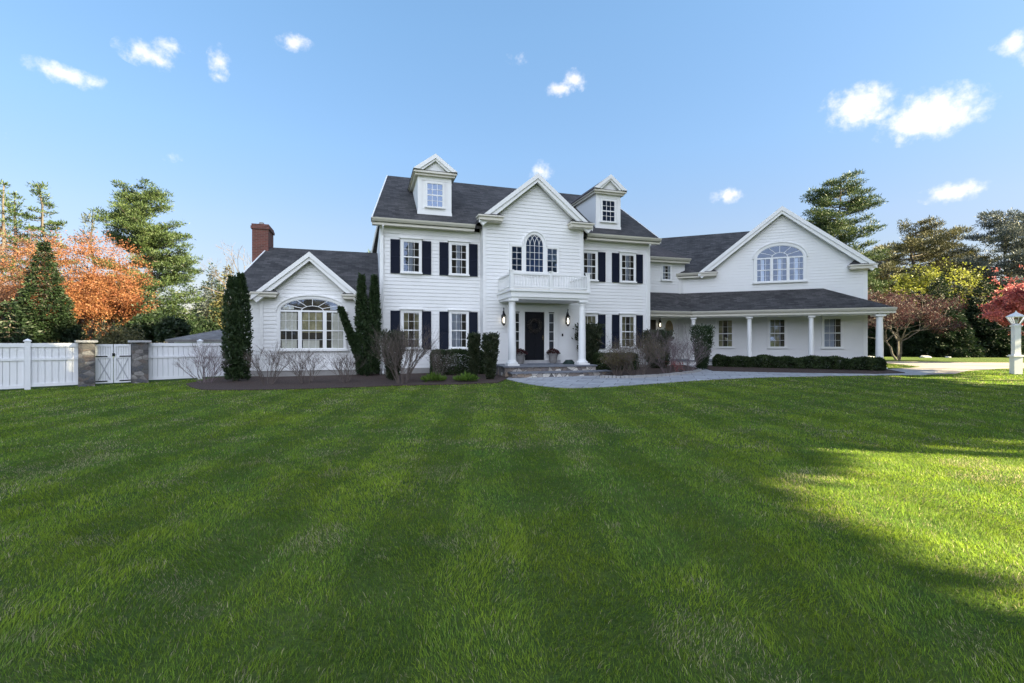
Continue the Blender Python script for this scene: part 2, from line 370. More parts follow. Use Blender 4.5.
def smooth_line(pts, n=6):
    out = []
    P = [pts[0]]+list(pts)+[pts[-1]]
    for i in range(1, len(P)-2):
        for k in range(n):
            t = k/n
            q = []
            for a in (0, 1):
                p0, p1, p2, p3 = P[i-1][a], P[i][a], P[i+1][a], P[i+2][a]
                q.append(.5*((2*p1)+(-p0+p2)*t+(2*p0-5*p1+4*p2-p3)*t*t+(-p0+3*p1-3*p2+p3)*t**3))
            out.append(tuple(q))
    out.append(pts[-1]); return out
def lawnmat():
    m = bpy.data.materials.new('lawn_soil'); m.use_nodes = True; N = m.node_tree.nodes; L = m.node_tree.links
    b = N['Principled BSDF']; b.inputs['Roughness'].default_value = .95; b.inputs['Specular IOR Level'].default_value = .15
    g = N.new('ShaderNodeNewGeometry')
    n = N.new('ShaderNodeTexNoise'); n.inputs['Scale'].default_value = .9; n.inputs['Detail'].default_value = 9; n.inputs['Roughness'].default_value = .72; L.new(g.outputs['Position'], n.inputs['Vector'])
    r = N.new('ShaderNodeValToRGB'); e = r.color_ramp.elements; e[0].position = .36; e[1].position = .68
    e[0].color = (.045,.080,.014,1); e[1].color = (.10,.13,.028,1)
    L.new(n.outputs[0], r.inputs[0]); L.new(r.outputs[0], b.inputs['Base Color'])
    n2 = N.new('ShaderNodeTexNoise'); n2.inputs['Scale'].default_value = 22; n2.inputs['Detail'].default_value = 6; L.new(g.outputs['Position'], n2.inputs['Vector'])
    bp = N.new('ShaderNodeBump'); bp.inputs['Strength'].default_value = .9; bp.inputs['Distance'].default_value = .06; L.new(n2.outputs[0], bp.inputs['Height']); L.new(bp.outputs[0], b.inputs['Normal'])
    return m
M_LAWN = lawnmat()
def ground():
    mb = MB(); ys = [-1500, -200, -50, 0, 10, 25, 60, 200, 1500]; xs = [-1500, -200, -50, 0, 50, 200, 1500]
    for j in range(len(ys)-1):
        for i in range(len(xs)-1):
            mb.quad(*[(x, y, hgt(y)) for x, y in ((xs[i], ys[j]), (xs[i+1], ys[j]), (xs[i+1], ys[j+1]), (xs[i], ys[j+1]))])
    mb.build('ground', M_LAWN, kind='structure')
ground()

bed_front = smooth_line([gp(*p) for p in [(186,384.5),(192,388),(206,390.3),(245,390.5),(300,389.5),(350,388),(400,386),(450,385),(498,383.2)]])
BED = bed_front + [gp(507,379), MF.p(4.9,-2.2,0)[:2], MF.p(4.9,-.3,0)[:2], MF.p(.2,.3,0)[:2], MF.p(-5.5,.7,0)[:2], MF.p(-6.0,.4,0)[:2]]
walk_low = smooth_line([gp(*p) for p in [(503,378.4),(518,382.2),(540,386),(565,388.2),(600,387.6),(640,385),(690,381.3),(740,378.6),(800,376.9),(880,375.6),(925,375.2)]])
WALK = walk_low + [gp(940,371.5), gp(905,369.5), WF.p(.8,-1.2,0)[:2], WF.p(-8,-1.6,0)[:2], MF.p(13,.2,0)[:2], MF.p(4.9,-2.0,0)[:2]]
isl_front = smooth_line([gp(*p) for p in [(600,378.2),(620,378.6),(645,377.8),(668,376.2),(690,373.6),(700,371.4)]])
ISL = isl_front + [gp(697,369.3), WF.p(-8.6,-2.0,0)[:2], MF.p(12.9,.1,0)[:2], MF.p(8.6,-.5,0)[:2], MF.p(8.62,-2.55,0)[:2]]
DRIVE = [gp(*p) for p in [(884,375.4),(925,375.0),(955,374.0),(968,371.0),(1000,368.9),(1060,368),(1200,366.8),(1200,363.4),(1024,362.9),(960,362.3),(900,361.6),(868,361.4)]] + [WF.p(2.5,1,0)[:2], WF.p(.6,-1.0,0)[:2]]
HEDGEBED = [gp(*p) for p in [(713,371.5),(760,372.6),(820,373.6),(878,374.4),(905,373.6),(893,371.2)]] + [WF.p(.3,-1.5,0)[:2], WF.p(-8,-1.9,0)[:2]]
sheet('mulch_bed', BED, .03, M_MULCH, thick=.05)
sheet('walkway', WALK, .022, M_PAVE, thick=.04)
sheet('mulch_island', ISL, .06, M_MULCH, thick=.08)
sheet('mulch_strip', HEDGEBED, .05, M_MULCH, thick=.07)
sheet('driveway', DRIVE, .012, M_DRIVE)
def edging(line, name, label):
    mb = MB(); r = random.Random(3)
    for i in range(len(line)-1):
        (a, b), (c, d) = line[i], line[i+1]
        L = math.hypot(c-a, d-b); n = max(1, round(L/.4)); an = math.atan2(d-b, c-a)
        for k in range(n):
            x = a+(c-a)*k/n; y = b+(d-b)*k/n
            fr = Frame(x, y, math.degrees(an)); z = hgt(y)
            mb.box(fr, .01, L/n-.01, -.07, .07, z-.03, z+.10+r.random()*.02)
    return mb.build(name, M_EDGE, label=label, cat='edging')
edging(isl_front, 'stone_edging', 'low grey stone edging curving around the mulch island beside the walkway')

# ------------------------------------------------------------------ house
house = empty('house', (1, 22, .1), label='large white clapboard colonial house with dark shingle roofs, navy shutters, dormers and porch', cat='house')
def siding(fr, z0, z1, left, right, v, parent=house, name='wall', m=None, step=.15):
    """clapboard wall; left(z), right(z) give its outline"""
    mb = MB(); z = z0
    while z < z1-.001:
        zt = min(z+step, z1); o = .021
        l0, r0, l1, r1 = left(z), right(z), left(zt), right(zt)
        if r1-l1 < .02: r1 = l1 = (l1+r1)/2
        mb.quad(fr.p(l0, v-o, z), fr.p(r0, v-o, z), fr.p(r1, v-.002, zt), fr.p(l1, v-.002, zt))
        mb.quad(fr.p(l0, v-.001, z), fr.p(r0, v-.001, z), fr.p(r0, v-o, z), fr.p(l0, v-o, z))
        z = zt
    o = mb.build(name, m or M_SIDE, parent, recalc=False)
    return o
const = lambda c: (lambda z: c)
def gable_fn(u0, u1, pk, zp, slope, side):
    # outline under a gable: vertical sides then rake
    if side < 0: return lambda z: max(u0, pk-(zp-z)/slope) if zp > z else pk
    return lambda z: min(u1, pk+(zp-z)/slope) if zp > z else pk

def slabroof(pts_front, name='roof', m=None, th=.14, parent=house):
    """thin solid from a planar polygon (world pts), thickened downward"""
    mb = MB(); n = len(pts_front)
    mb.quad(*pts_front); mb.quad(*[(x, y, z-th) for x, y, z in pts_front][::-1])
    for i in range(n):
        j = (i+1) % n; a, b = pts_front[i], pts_front[j]
        mb.quad(a, (a[0], a[1], a[2]-th), (b[0], b[1], b[2]-th), b)
    return box_uv(mb.build(name, m or M_ROOF, parent))
def multiroof(polys, name='roof', m=None, th=.14, parent=house):
    mb = MB()
    for P in polys:
        n = len(P); mb.quad(*P); mb.quad(*[(x, y, z-th) for x, y, z in P][::-1])
        for i in range(n):
            j = (i+1) % n; a, b = P[i], P[j]
            mb.quad(a, (a[0], a[1], a[2]-th), (b[0], b[1], b[2]-th), b)
    return box_uv(mb.build(name, m or M_ROOF, parent))
def gutter(fr, u0, u1, v, z, name='gutter', parent=house, m=None, dpt=.14, hh=.17, sof=.3):
    """ogee gutter + fascia + soffit board running along u, front face at v"""
    mb = MB(); m = m or M_CREAM
    mb.prism_v = None
    prof = [(v, z), (v+.02, z-.06), (v+.05, z-.10), (v+.08, z-.14), (v+dpt, z-.15), (v+dpt, z-.02), (v+.03, z-.02)]
    n = len(mb.v); k = len(prof)
    mb.v += [fr.p(u0, a, b) for a, b in prof] + [fr.p(u1, a, b) for a, b in prof]
    mb.f.append(tuple(range(n, n+k))); mb.m.append(0); mb.f.append(tuple(range(n+2*k-1, n+k-1, -1))); mb.m.append(0)
    for i in range(k):
        j = (i+1) % k; mb.f.append((n+i, n+k+i, n+k+j, n+j)); mb.m.append(0)
    mb.box(fr, u0+.01, u1-.01, v+dpt+.003, v+dpt+.03, z-.26, z-.02)
    mb.box(fr, u0+.02, u1-.02, v+dpt+.033, v+dpt+sof, z-.25, z-.22)
    return mb.build(name, m, parent)
def downspout(fr, u, v, z0, z1, kick=.35):
    mb = MB()
    P = [fr.p(u, v-kick, z1), fr.p(u, v-kick, z1-.12), fr.p(u, v-.06, z1-.45), fr.p(u, v-.06, z0+.15), fr.p(u, v-.2, z0+.03)]
    mb.tube(P, [.042]*5, 8); return mb.build('downspout', M_TRIM, house)

def ell(u0, u1, zs, zt, n=20, grow=0):
    c = (u0+u1)/2; a = (u1-u0)/2+grow; h = zt-zs+grow
    return [(c-a*math.cos(math.pi*i/n), zs+h*math.sin(math.pi*i/n)) for i in range(n+1)]
def curtains(fr, u0, u1, z0, z1, v, parent, style, r):
    if style is None: return
    m = M_WARM if style.startswith('warm') else M_CURT
    mb = MB()
    def drape(a, b, za, zb):
        n = max(3, int((b-a)/.035))
        for i in range(n):
            x0 = a+(b-a)*i/n; x1 = a+(b-a)*(i+1)/n; o0 = .006*(i % 2); o1 = .006*((i+1) % 2)
            mb.quad(fr.p(x0, v-o0, za), fr.p(x1, v-o1, za), fr.p(x1, v-o1, zb), fr.p(x0, v-o0, zb))
    W = u1-u0; Hh = z1-z0
    if style.endswith('sides'): drape(u0, u0+W*.3, z0, z1); drape(u1-W*.28, u1, z0, z1)
    elif style.endswith('left'): drape(u0, u0+W*.62, z0, z1)
    elif style.endswith('middle'): drape(u0+W*.36, u0+W*.60, z0, z1)
    elif style.endswith('full'): drape(u0, u1, z0, z1)
    elif style.endswith('blind'): drape(u0, u1, z0+Hh*.45, z1)
    mb.build('curtain', m, parent, recalc=False)
def window(fr, u0, u1, z0, z1, v, cols=3, rows=2, curtain='white_middle', cas=.085, cap=True, parent=house, sash=True, glass=None, name='window', sill=True, upper_rows=None, spread=None):
    """double hung window: glazed area u0..u1, z0..z1 on wall plane v, standing proud of the clapboards"""
    cu, cz = (u0+u1)/2, (z0+z1)/2
    mb = MB()
    mb.box(fr, u0-cas, u0, v-.075, v, z0, z1); mb.box(fr, u1, u1+cas, v-.075, v, z0, z1)
    mb.box(fr, u0-cas, u1+cas, v-.078, v, z1, z1+cas*1.3)
    if cap: mb.box(fr, u0-cas-.06, u1+cas+.06, v-.14, v, z1+cas*1.3, z1+cas*1.3+.045)
    if sill: mb.box(fr, u0-cas-.03, u1+cas+.03, v-.125, v, z0-.06, z0)
    else: mb.box(fr, u0-cas, u1+cas, v-.078, v, z0-cas, z0)
    o = mb.build(name, M_TRIM, parent)
    b = MB(); b.box(fr, u0, u1, v-.022, v-.004, z0, z1); b.build('dark_or_sky_backing', M_SKYREFL if glass is M_BLUEG else M_DARK, o)  # behind blue glass the backing is a painted sky reflection, else a dark room
    curtains(fr, u0+.03, u1-.03, z0+.02, z1-.02, v-.026, o, curtain, rnd)
    g = MB(); g.quad(fr.p(u0, v-.044, z0), fr.p(u1, v-.044, z0), fr.p(u1, v-.044, z1), fr.p(u0, v-.044, z1)); g.build('pane', glass or M_GLASS, o, recalc=False)
    s = MB(); t = .032
    s.box(fr, u0, u0+t, v-.062, v-.046, z0, z1); s.box(fr, u1-t, u1, v-.062, v-.046, z0, z1)
    s.box(fr, u0+t, u1-t, v-.062, v-.046, z0, z0+t*1.3); s.box(fr, u0+t, u1-t, v-.062, v-.046, z1-t, z1)
    if sash: s.box(fr, u0+t, u1-t, v-.066, v-.046, cz-.024, cz+.024)
    s.build('sash', M_TRIM, o)
    k = MB(); bw = .0075
    nr = rows*2 if sash else rows
    for i in range(1, cols):
        x = u0+(u1-u0)*i/cols; k.box(fr, x-bw, x+bw, v-.056, v-.046, z0+t, z1-t)
    for i in range(1, nr):
        if sash and i == rows: continue
        z = z0+(z1-z0)*i/nr
        for c in range(cols):
            xa = u0+(u1-u0)*c/cols+bw; xb = u0+(u1-u0)*(c+1)/cols-bw
            k.box(fr, xa, xb, v-.055, v-.0465, z-bw, z+bw)
    k.build('muntins', M_TRIM, o)
    return o
def shutter(fr, u0, u1, z0, z1, v):
    mb = MB(); t = .05
    mb.box(fr, u0, u0+t, v-.055, v-.018, z0, z1); mb.box(fr, u1-t, u1, v-.055, v-.018, z0, z1)
    for z in (z0, (z0+z1)/2-.04, z1-.07): mb.box(fr, u0+t, u1-t, v-.055, v-.018, z, z+.07)
    zz = z0+.08
    while zz < z1-.1:
        a, b = u0+t, u1-t
        mb.quad(fr.p(a, v-.05, zz), fr.p(b, v-.05, zz), fr.p(b, v-.028, zz+.05), fr.p(a, v-.028, zz+.05)); zz += .045
    mb.box(fr, u0+t, u1-t, v-.024, v-.018, z0+.07, z1-.07)
    return mb.build('shutter', M_SHUT, house)

# --- main block (u 0..12.7), eaves 6.4, ridge 9.9
RZ = 9.9; RV = 4.5; EV = -.42; EZ = 6.48
SL = (RZ-EZ)/(RV-EV)
core = MB(); core.box(MF, .004, 12.70, .02, 9.0, 0, 6.3); core.build('rear_wall', M_SIDE, house)
siding(MF, .45, 6.3, const(0), const(12.7), 0)
fb = MB(); fb.box(MF, .02, 12.68, -.03, 0, 0, .45); fb.build('foundation', M_FOUND, house)
for u in (0, 12.56):
    cb = MB(); cb.box(MF, u, u+.14, -.03, .1, .45, 6.28); cb.build('corner_board', M_TRIM, house)
for (a, b) in ((.14, 4.18), (8.84, 12.56)):
    cb = MB(); cb.box(MF, a, b, -.028, 0, 6.02, 6.28); cb.build('frieze_board', M_TRIM, house)
rl, rr = .5, 12.75; el, er = -.3, 13.0
multiroof([[MF.p(el,EV,EZ), MF.p(er,EV,EZ), MF.p(rr,RV,RZ), MF.p(rl,RV,RZ)],
           [MF.p(er,9.4,EZ), MF.p(el,9.4,EZ), MF.p(rl,RV,RZ+.002), MF.p(rr,RV,RZ+.002)]])
for (a, b) in ((.03, .62), (12.67, 12.66)):
    g = MB(); g.quad(MF.p(a, .02, 6.3), MF.p(a, 9, 6.3), MF.p(b, RV, RZ-.15)); g.build('gable_end', M_SIDE, house, recalc=False)
for (a, b) in ((el, rl), (er, rr)):
    rk = MB()
    sgn = -1 if a < 5 else 1
    for (v0, z0) in ((EV, EZ), (9.4, EZ)):
        p0 = Vector(MF.p(a, v0, z0)); p1 = Vector(MF.p(b, RV, RZ)); o = Vector(MF.p(sgn*.05, 0, 0))-Vector(MF.p(0, 0, 0))
        d1 = Vector((0, 0, .02)); d2 = Vector((0, 0, -.2))
        q = [p0+d1, p1+d1, p1+d2, p0+d2]
        rk.quad(*q); rk.quad(*[x+o for x in q]); rk.quad(q[0], q[1], q[1]+o, q[0]+o); rk.quad(q[3], q[2], q[2]+o, q[3]+o)
    rk.build('rake_board', M_TRIM, house)
gutter(MF, -.32, 3.88, EV-.10, EZ+.02, sof=.30); gutter(MF, 9.12, 13.02, EV-.10, EZ+.02, sof=.30)
downspout(MF, .12, 0, .2, 6.33); downspout(MF, 12.5, 0, .25, 6.33)
UP = (4.42, 5.70); LO = (1.28, 2.76)
for (a, b, cu, cl) in ((.92,1.60,'white_middle','warm_sides'), (2.92,3.60,'white_middle','white_left'), (9.10,9.76,'white_middle','warm_full'), (11.10,11.80,'white_middle','warm_sides')):
    window(MF, a, b, UP[0], UP[1], 0, curtain=cu)
    window(MF, a, b, LO[0], LO[1], 0, curtain=cl)
for (a, b) in ((.42,.80), (1.70,2.08), (2.43,2.81), (3.70,4.08), (9.87,10.26), (10.61,10.99), (11.91,12.28)):
    shutter(MF, a, b, UP[0]-.06, UP[1]+.06, 0); shutter(MF, a, b, LO[0]-.06, LO[1]+.06, 0)

# --- central bay with front gable
BV = -.6; PK = 6.53; BZ = 8.72; BS = .815
bl, brr = 4.18, 8.83
bc = MB(); bc.prism(MF, [(bl+.01, .3), (brr-.01, .3), (brr-.01, BZ-.15-(brr-PK)*BS), (PK, BZ-.15), (bl+.01, BZ-.15-(PK-bl)*BS)], BV+.004, .1); bc.build('bay_wall', M_SIDE, house)
siding(MF, .45, BZ-.1, gable_fn(bl, brr, PK, BZ-.12, BS, -1), gable_fn(bl, brr, PK, BZ-.12, BS, 1), BV)
for u in (bl, brr-.15):
    cb = MB(); cb.box(MF, u, u+.15, BV-.03, BV, .45, 6.5); cb.build('corner_board', M_TRIM, house)
fb = MB(); fb.box(MF, bl+.02, brr-.02, BV-.03, BV, 0, .45); fb.build('foundation', M_FOUND, house)
def gable_roof(fr, pk, zp, half, slope, vf, vback_fn, parent=house, th=.13, trimw=.26, m=None, name='roof'):
    """front facing gable roof: two slopes from front vf; vback_fn(z) where it dies into the roof behind"""
    polys = []
    for s in (-1, 1):
        ze = zp-half*slope
        polys.append([fr.p(pk+s*half, vf, ze), fr.p(pk, vf, zp), fr.p(pk, vback_fn(zp), zp), fr.p(pk+s*half, vback_fn(ze), ze)])
    r = multiroof(polys, m=m, th=th, parent=parent, name=name)
    t = MB()
    for s in (-1, 1):
        ze = zp-half*slope
        L = trimw
        P = [(pk+s*half, ze+.03), (pk, zp+.03), (pk, zp+.03-L), (pk+s*(half), ze+.03-L*.9)]
        t.prism(fr, P, vf-.05, vf-.002)
        P2 = [(pk+s*half, ze-.05), (pk, zp-.05), (pk, zp-.02-L*1.45), (pk+s*(half-.18), ze-.02-L*1.1)]
        t.prism(fr, P2, vf+.002, vf+.14)
    t.build('rake_board', M_TRIM, parent)
    return r
def eave_return(fr, u0, u1, vwall, z, depth=.42, hh=.2):
    """boxed cornice return with its little sloped roof"""
    mb = MB()
    mb.box(fr, u0, u1, vwall-depth, vwall+.02, z-hh, z-.06); mb.box(fr, u0-.05, u1+.05, vwall-depth-.06, vwall+.02, z-.06, z)
    mb.box(fr, u0+.05, u1-.05, vwall-depth+.05, vwall, z-hh-.03, z-hh)
    o = mb.build('eave_return', M_CREAM, house)
    r = MB(); c = (u0+u1)/2
    a, b, c2, d = fr.p(u0-.03, vwall-depth-.04, z+.004), fr.p(u1+.03, vwall-depth-.04, z+.004), fr.p(u1-.25 if u1-u0 > .6 else u1-.1, vwall-.01, z+.27), fr.p(u0+.25 if u1-u0 > .6 else u0+.1, vwall-.01, z+.27)
    e, f2 = fr.p(u1+.03, vwall, z+.004), fr.p(u0-.03, vwall, z+.004)
    r.quad(a, b, c2, d); r.quad(b, e, c2); r.quad(a, d, f2)
    box_uv(r.build('return_roof', M_ROOF, o))
gable_roof(MF, PK, BZ+.05, 2.6, BS, BV-.32, lambda z: EV+(z-EZ)/SL+.05, trimw=.22)
eave_return(MF, 3.93, 4.95, BV, 6.80); eave_return(MF, 8.08, 9.12, BV, 6.80)
# palladian window
def arch_window(fr, u0, u1, z0, zs, zt, v, cas=.12, name='arched_window', glass=None, mull=(), lun='radial', cols=3, rows=4, curtain=None, transom=True, sill=True, sashz=None):
    inner = [(u0, z0)]+ell(u0, u1, zs, zt)+[(u1, z0)]
    outer = [(u0-cas, z0)]+ell(u0, u1, zs, zt, grow=cas)+[(u1+cas, z0)]
    mb = MB(); mb.band(fr, inner, outer, v-.08, v)
    hood_in = ell(u0, u1, zs, zt, grow=cas+.003); hood_out = ell(u0, u1, zs, zt, grow=cas+.05); mb.band(fr, hood_in, hood_out, v-.12, v)
    if sill: mb.box(fr, u0-cas-.05, u1+cas+.05, v-.14, v, z0-.08, z0)
    o = mb.build(name, M_TRIM, house)
    b = MB(); b.prism(fr, inner, v-.022, v-.004); b.build('dark_or_sky_backing', M_SKYREFL if glass is M_BLUEG else M_DARK, o)  # blue glass gets the painted sky reflection as backing
    if curtain: curtain(o)
    g = MB(); g.quad(*[fr.p(a, v-.044, c) for a, c in inner]); g.build('pane', glass or M_GLASS, o, recalc=False)
    k = MB(); w_ = .008
    k.band(fr, [(u0+.03, z0)]+ell(u0, u1, zs, zt, grow=-.03)+[(u1-.03, z0)], inner, v-.062, v-.046)
    if transom: k.box(fr, u0, u1, v-.07, v-.046, zs-.035, zs+.035)
    for (a, b2) in mull: k.box(fr, a, b2, v-.076, v-.046, z0, zs-.035)
    if sashz: k.box(fr, u0, u1, v-.064, v-.046, sashz-.022, sashz+.022)
    k.box(fr, u0, u1, v-.064, v-.046, z0, z0+.04)
    k.build('sash', M_TRIM, o)
    q = MB(); c = (u0+u1)/2; A = (u1-u0)/2; Hh = zt-zs
    if lun == 'radial':
        for an in (30, 60, 90, 120, 150):
            ca, sa = math.cos(R(an)), math.sin(R(an))
            q.strip(fr, [(c+ca*A*.34, zs+sa*Hh*.42), (c+ca*A*.97, zs+sa*Hh*.97)], .022, v-.056, v-.0465)
        q.band(fr, ell(c-A*.33, c+A*.33, zs, zs+Hh*.40), ell(c-A*.36, c+A*.36, zs, zs+Hh*.44), v-.0565, v-.0463)
    elif lun == 'gothic':
        n = cols
        for i in range(1, n):
            x = u0+(u1-u0)*i/n
            q.box(fr, x-w_, x+w_, v-.056, v-.0465, z0, zs)
            for sgn in (-1, 1):
                pl = []
                for t in range(9):
                    th = R(90*t/8); xx = x+sgn*(1-math.cos(th))*A*.9; zz = zs+math.sin(th)*Hh*1.0
                    if ((xx-c)/A)**2+((zz-zs)/Hh)**2 < .97: pl.append((xx, zz))
                if len(pl) > 1: q.strip(fr, pl, .02, v-.055, v-.047)
        for i in range(1, rows+1):
            z = z0+(zs-z0)*i/rows; q.box(fr, u0, u1, v-.0555, v-.0468, z-w_, z+w_)
    if lun == 'radial':
        edges = [u0]+[x for ab in mull for x in ab]+[u1]
        for i in range(0, len(edges), 2):
            a, b2 = edges[i], edges[i+1]
            for j in range(1, cols):
                x = a+(b2-a)*j/cols; q.box(fr, x-w_, x+w_, v-.056, v-.0465, z0, zs-.035)
            for j in range(1, rows):
                z = z0+(zs-z0)*j/rows; q.box(fr, a, b2, v-.0555, v-.0468, z-w_*.8, z+w_*.8)
    q.build('muntins', M_TRIM, o)
    return o
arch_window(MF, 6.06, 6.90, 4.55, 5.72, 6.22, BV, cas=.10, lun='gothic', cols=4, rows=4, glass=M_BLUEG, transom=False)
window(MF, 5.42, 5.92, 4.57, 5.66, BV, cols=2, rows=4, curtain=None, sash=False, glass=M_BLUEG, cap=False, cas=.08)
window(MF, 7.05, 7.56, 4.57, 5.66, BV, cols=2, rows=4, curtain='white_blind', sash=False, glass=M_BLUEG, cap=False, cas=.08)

# --- dormers
def dormer(u0, u1, vf, ztop, label):
    zb = EZ+SL*(vf-EV)
    d = empty('dormer', MF.p((u0+u1)/2, vf, zb)); d.parent = house; d.location = Vector(d.location)-house.location; tag(d, label=label)
    c = (u0+u1)/2; vb = EV+(ztop-EZ)/SL
    mb = MB(); mb.box(MF, u0, u1, vf, vb, zb-.25, ztop); mb.build('dormer_wall', M_SIDE, d)
    t = MB()
    for a in (u0, u1-.16): t.box(MF, a, a+.16, vf-.03, vf-.001, zb, ztop)
    t.box(MF, u0-.02, u1+.02, vf-.04, vf-.001, zb-.05, zb+.10); t.box(MF, u0+.16, u1-.16, vf-.028, vf-.001, ztop-.16, ztop)
    t.build('corner_board', M_TRIM, d)
    # entablature
    e = MB(); e.box(MF, u0-.13, u1+.13, vf-.16, vb+.1, ztop, ztop+.09); e.box(MF, u0-.20, u1+.20, vf-.24, vb+.2, ztop+.09, ztop+.17); e.build('cornice', M_CREAM, d)
    hw = (u1-u0)/2+.22; ph = .70; z2 = ztop+.19
    tri = MB(); tri.prism(MF, [(c-hw+.12, z2), (c+hw-.12, z2), (c, z2+ph-.1)], vf-.12, vf); tri.build('pediment', M_SIDE, d)
    vb2 = EV+(z2+ph-EZ)/SL+.2
    multiroof([[MF.p(c-hw, vf-.26, z2), MF.p(c, vf-.26, z2+ph), MF.p(c, vb2, z2+ph), MF.p(c-hw, vb2, z2)],
               [MF.p(c+hw, vf-.26, z2), MF.p(c, vf-.26, z2+ph), MF.p(c, vb2, z2+ph), MF.p(c+hw, vb2, z2)]], name='dormer_roof', th=.06, parent=d, m=M_ROOF2)
    r = MB()
    for s in (-1, 1):
        r.prism(MF, [(c+s*hw, z2+.02), (c, z2+ph+.02), (c, z2+ph-.17), (c+s*(hw-.26), z2+.01)], vf-.31, vf-.262)
        r.prism(MF, [(c+s*(hw-.2), z2+.02), (c, z2+ph-.12), (c, z2+ph-.26), (c+s*(hw-.42), z2+.01)], vf-.26, vf-.13)
    r.build('rake_board', M_TRIM, d)
    lg = MB(); lg.quad(MF.p(c-hw+.02, vf-.24, ztop+.172), MF.p(c+hw-.02, vf-.24, ztop+.172), MF.p(c+hw-.1, vf-.121, z2+.05), MF.p(c-hw+.1, vf-.121, z2+.05)); box_uv(lg.build('pediment_ledge', M_ROOF, d))
    ww = .32
    f_ = MB(); a, b = c-ww, c+ww; z0, z1 = zb+.33, ztop-.30
    f_.box(MF, a-.09, a, vf-.07, vf, z0, z1); f_.box(MF, b, b+.09, vf-.07, vf, z0, z1); f_.box(MF, a-.09, b+.09, vf-.072, vf, z1, z1+.1); f_.box(MF, a-.12, b+.12, vf-.1, vf, z0-.07, z0)
    f_.box(MF, a, b, vf-.06, vf-.046, (z0+z1)/2-.025, (z0+z1)/2+.025)
    for x in (a+.213, a+.427): f_.box(MF, x-.01, x+.01, vf-.056, vf-.046, z0, z1)
    for z in (z0+(z1-z0)/4, z0+(z1-z0)*3/4): f_.box(MF, a, b, vf-.055, vf-.0465, z-.01, z+.01)
    f_.build('window_frame', M_TRIM, d)
    q = MB(); q.box(MF, a, b, vf-.02, vf-.003, z0, z1); q.build('dark_or_sky_backing', M_SKYREFL, d)  # backing carries the painted sky reflection of the dormer pane
    q = MB(); q.quad(MF.p(a, vf-.044, z0), MF.p(b, vf-.044, z0), MF.p(b, vf-.044, z1), MF.p(a, vf-.044, z1)); q.build('pane', M_BLUEG, d, recalc=False)
dormer(1.56, 3.00, .33, 8.60, 'narrow gabled dormer on the roof side by the left wing')
dormer(9.93, 11.26, .33, 8.60, 'narrow gabled dormer on the roof side by the porch wing')

# --- portico
po = empty('portico', MF.p(6.55, -1.5, .2)); po.parent = house; po.location = Vector(po.location)-house.location
u0, u1, vf = 4.78, 8.24, -2.55
mb = MB(); mb.box(MF, u0+.06, u1-.06, vf+.06, BV, 3.30, 3.52); mb.box(MF, u0, u1, vf, BV, 3.52, 3.60); mb.box(MF, u0+.12, u1-.12, vf+.12, BV, 3.22, 3.30); mb.build('entablature', M_TRIM, po)
mb = MB(); mb.box(MF, u0+.02, u1-.02, vf+.03, BV, 3.60, 3.625); mb.build('balcony_deck', M_CREAM, po)
ra = MB()
def rail(fr, a, b, along, other, z0, z1):
    n = round(abs(b-a)/.115)
    def bx(x0, x1, w_, za, zb):
        if along == 'u': ra.box(fr, x0, x1, other-w_, other+w_, za, zb)
        else: ra.box(fr, other-w_, other+w_, x0, x1, za, zb)
    bx(a, b, .035, z1-.06, z1); bx(a, b, .025, z0+.07, z0+.11)
    for i in range(n):
        x = a+(b-a)*(i+.5)/n; bx(x-.016, x+.016, .016, z0+.11, z1-.06)
RT = 4.24
rail(MF, u0+.16, (u0+u1)/2-.06, 'u', vf+.09, 3.62, RT); rail(MF, (u0+u1)/2+.06, u1-.16, 'u', vf+.09, 3.62, RT)
rail(MF, vf+.16, BV-.02, 'v', u0+.09, 3.62, RT); rail(MF, vf+.16, BV-.02, 'v', u1-.09, 3.62, RT)
ra.build('railing', M_TRIM, po)
for x in (u0+.09, (u0+u1)/2, u1-.09):
    mb = MB(); mb.box(MF, x-.065, x+.065, vf+.025, vf+.155, 3.60, RT+.06); mb.box(MF, x-.085, x+.085, vf+.005, vf+.175, RT+.06, RT+.10); mb.build('railing_post', M_TRIM, po)
def column(fr, u, v, z0, z1, r, parent, name='column'):
    mb = MB(); c = fr.p(u, v, z0)
    mb.box(fr, u-r*1.55, u+r*1.55, v-r*1.55, v+r*1.55, z0, z0+.07)
    h = z1-z0
    prof = [(r*1.5, .07), (r*1.55, .10), (r*1.5, .135), (r*1.2, .15), (r*1.16, .19), (r*1.02, .21)] + [(r*(1.02-.17*(t/10)**1.6), .21+(h-.42)*t/10) for t in range(11)] + [(r*.98, h-.19), (r*.88, h-.17), (r*.88, h-.12), (r*1.2, h-.08)]
    mb.lathe(c, prof, 20); mb.box(fr, u-r*1.3, u+r*1.3, v-r*1.3, v+r*1.3, z1-.08, z1)
    return mb.build(name, M_TRIM, parent)
column(MF, 4.95, -2.28, .60, 3.22, .152, po); column(MF, 7.97, -2.28, .60, 3.22, .152, po)
# stone landing and steps
st = empty('front_steps', MF.p(6.5, -2.8, .15)); st.parent = house; st.location = Vector(st.location)-house.location
for (a, b, v0, v1, z0, z1) in ((4.55, 8.42, -2.62, BV-.03, .05, .545), (4.72, 8.85, -3.06, -2.62, .05, .33)):
    mb = MB(); mb.box(MF, a, b, v0, v1, z0, z1); mb.build('stone_riser', M_STONE, st)
    mb = MB(); mb.box(MF, a-.06, b+.06, v0-.05, v1-(.0 if z1 > .5 else -.0), z1, z1+.055); mb.build('tread', M_TREAD, st)
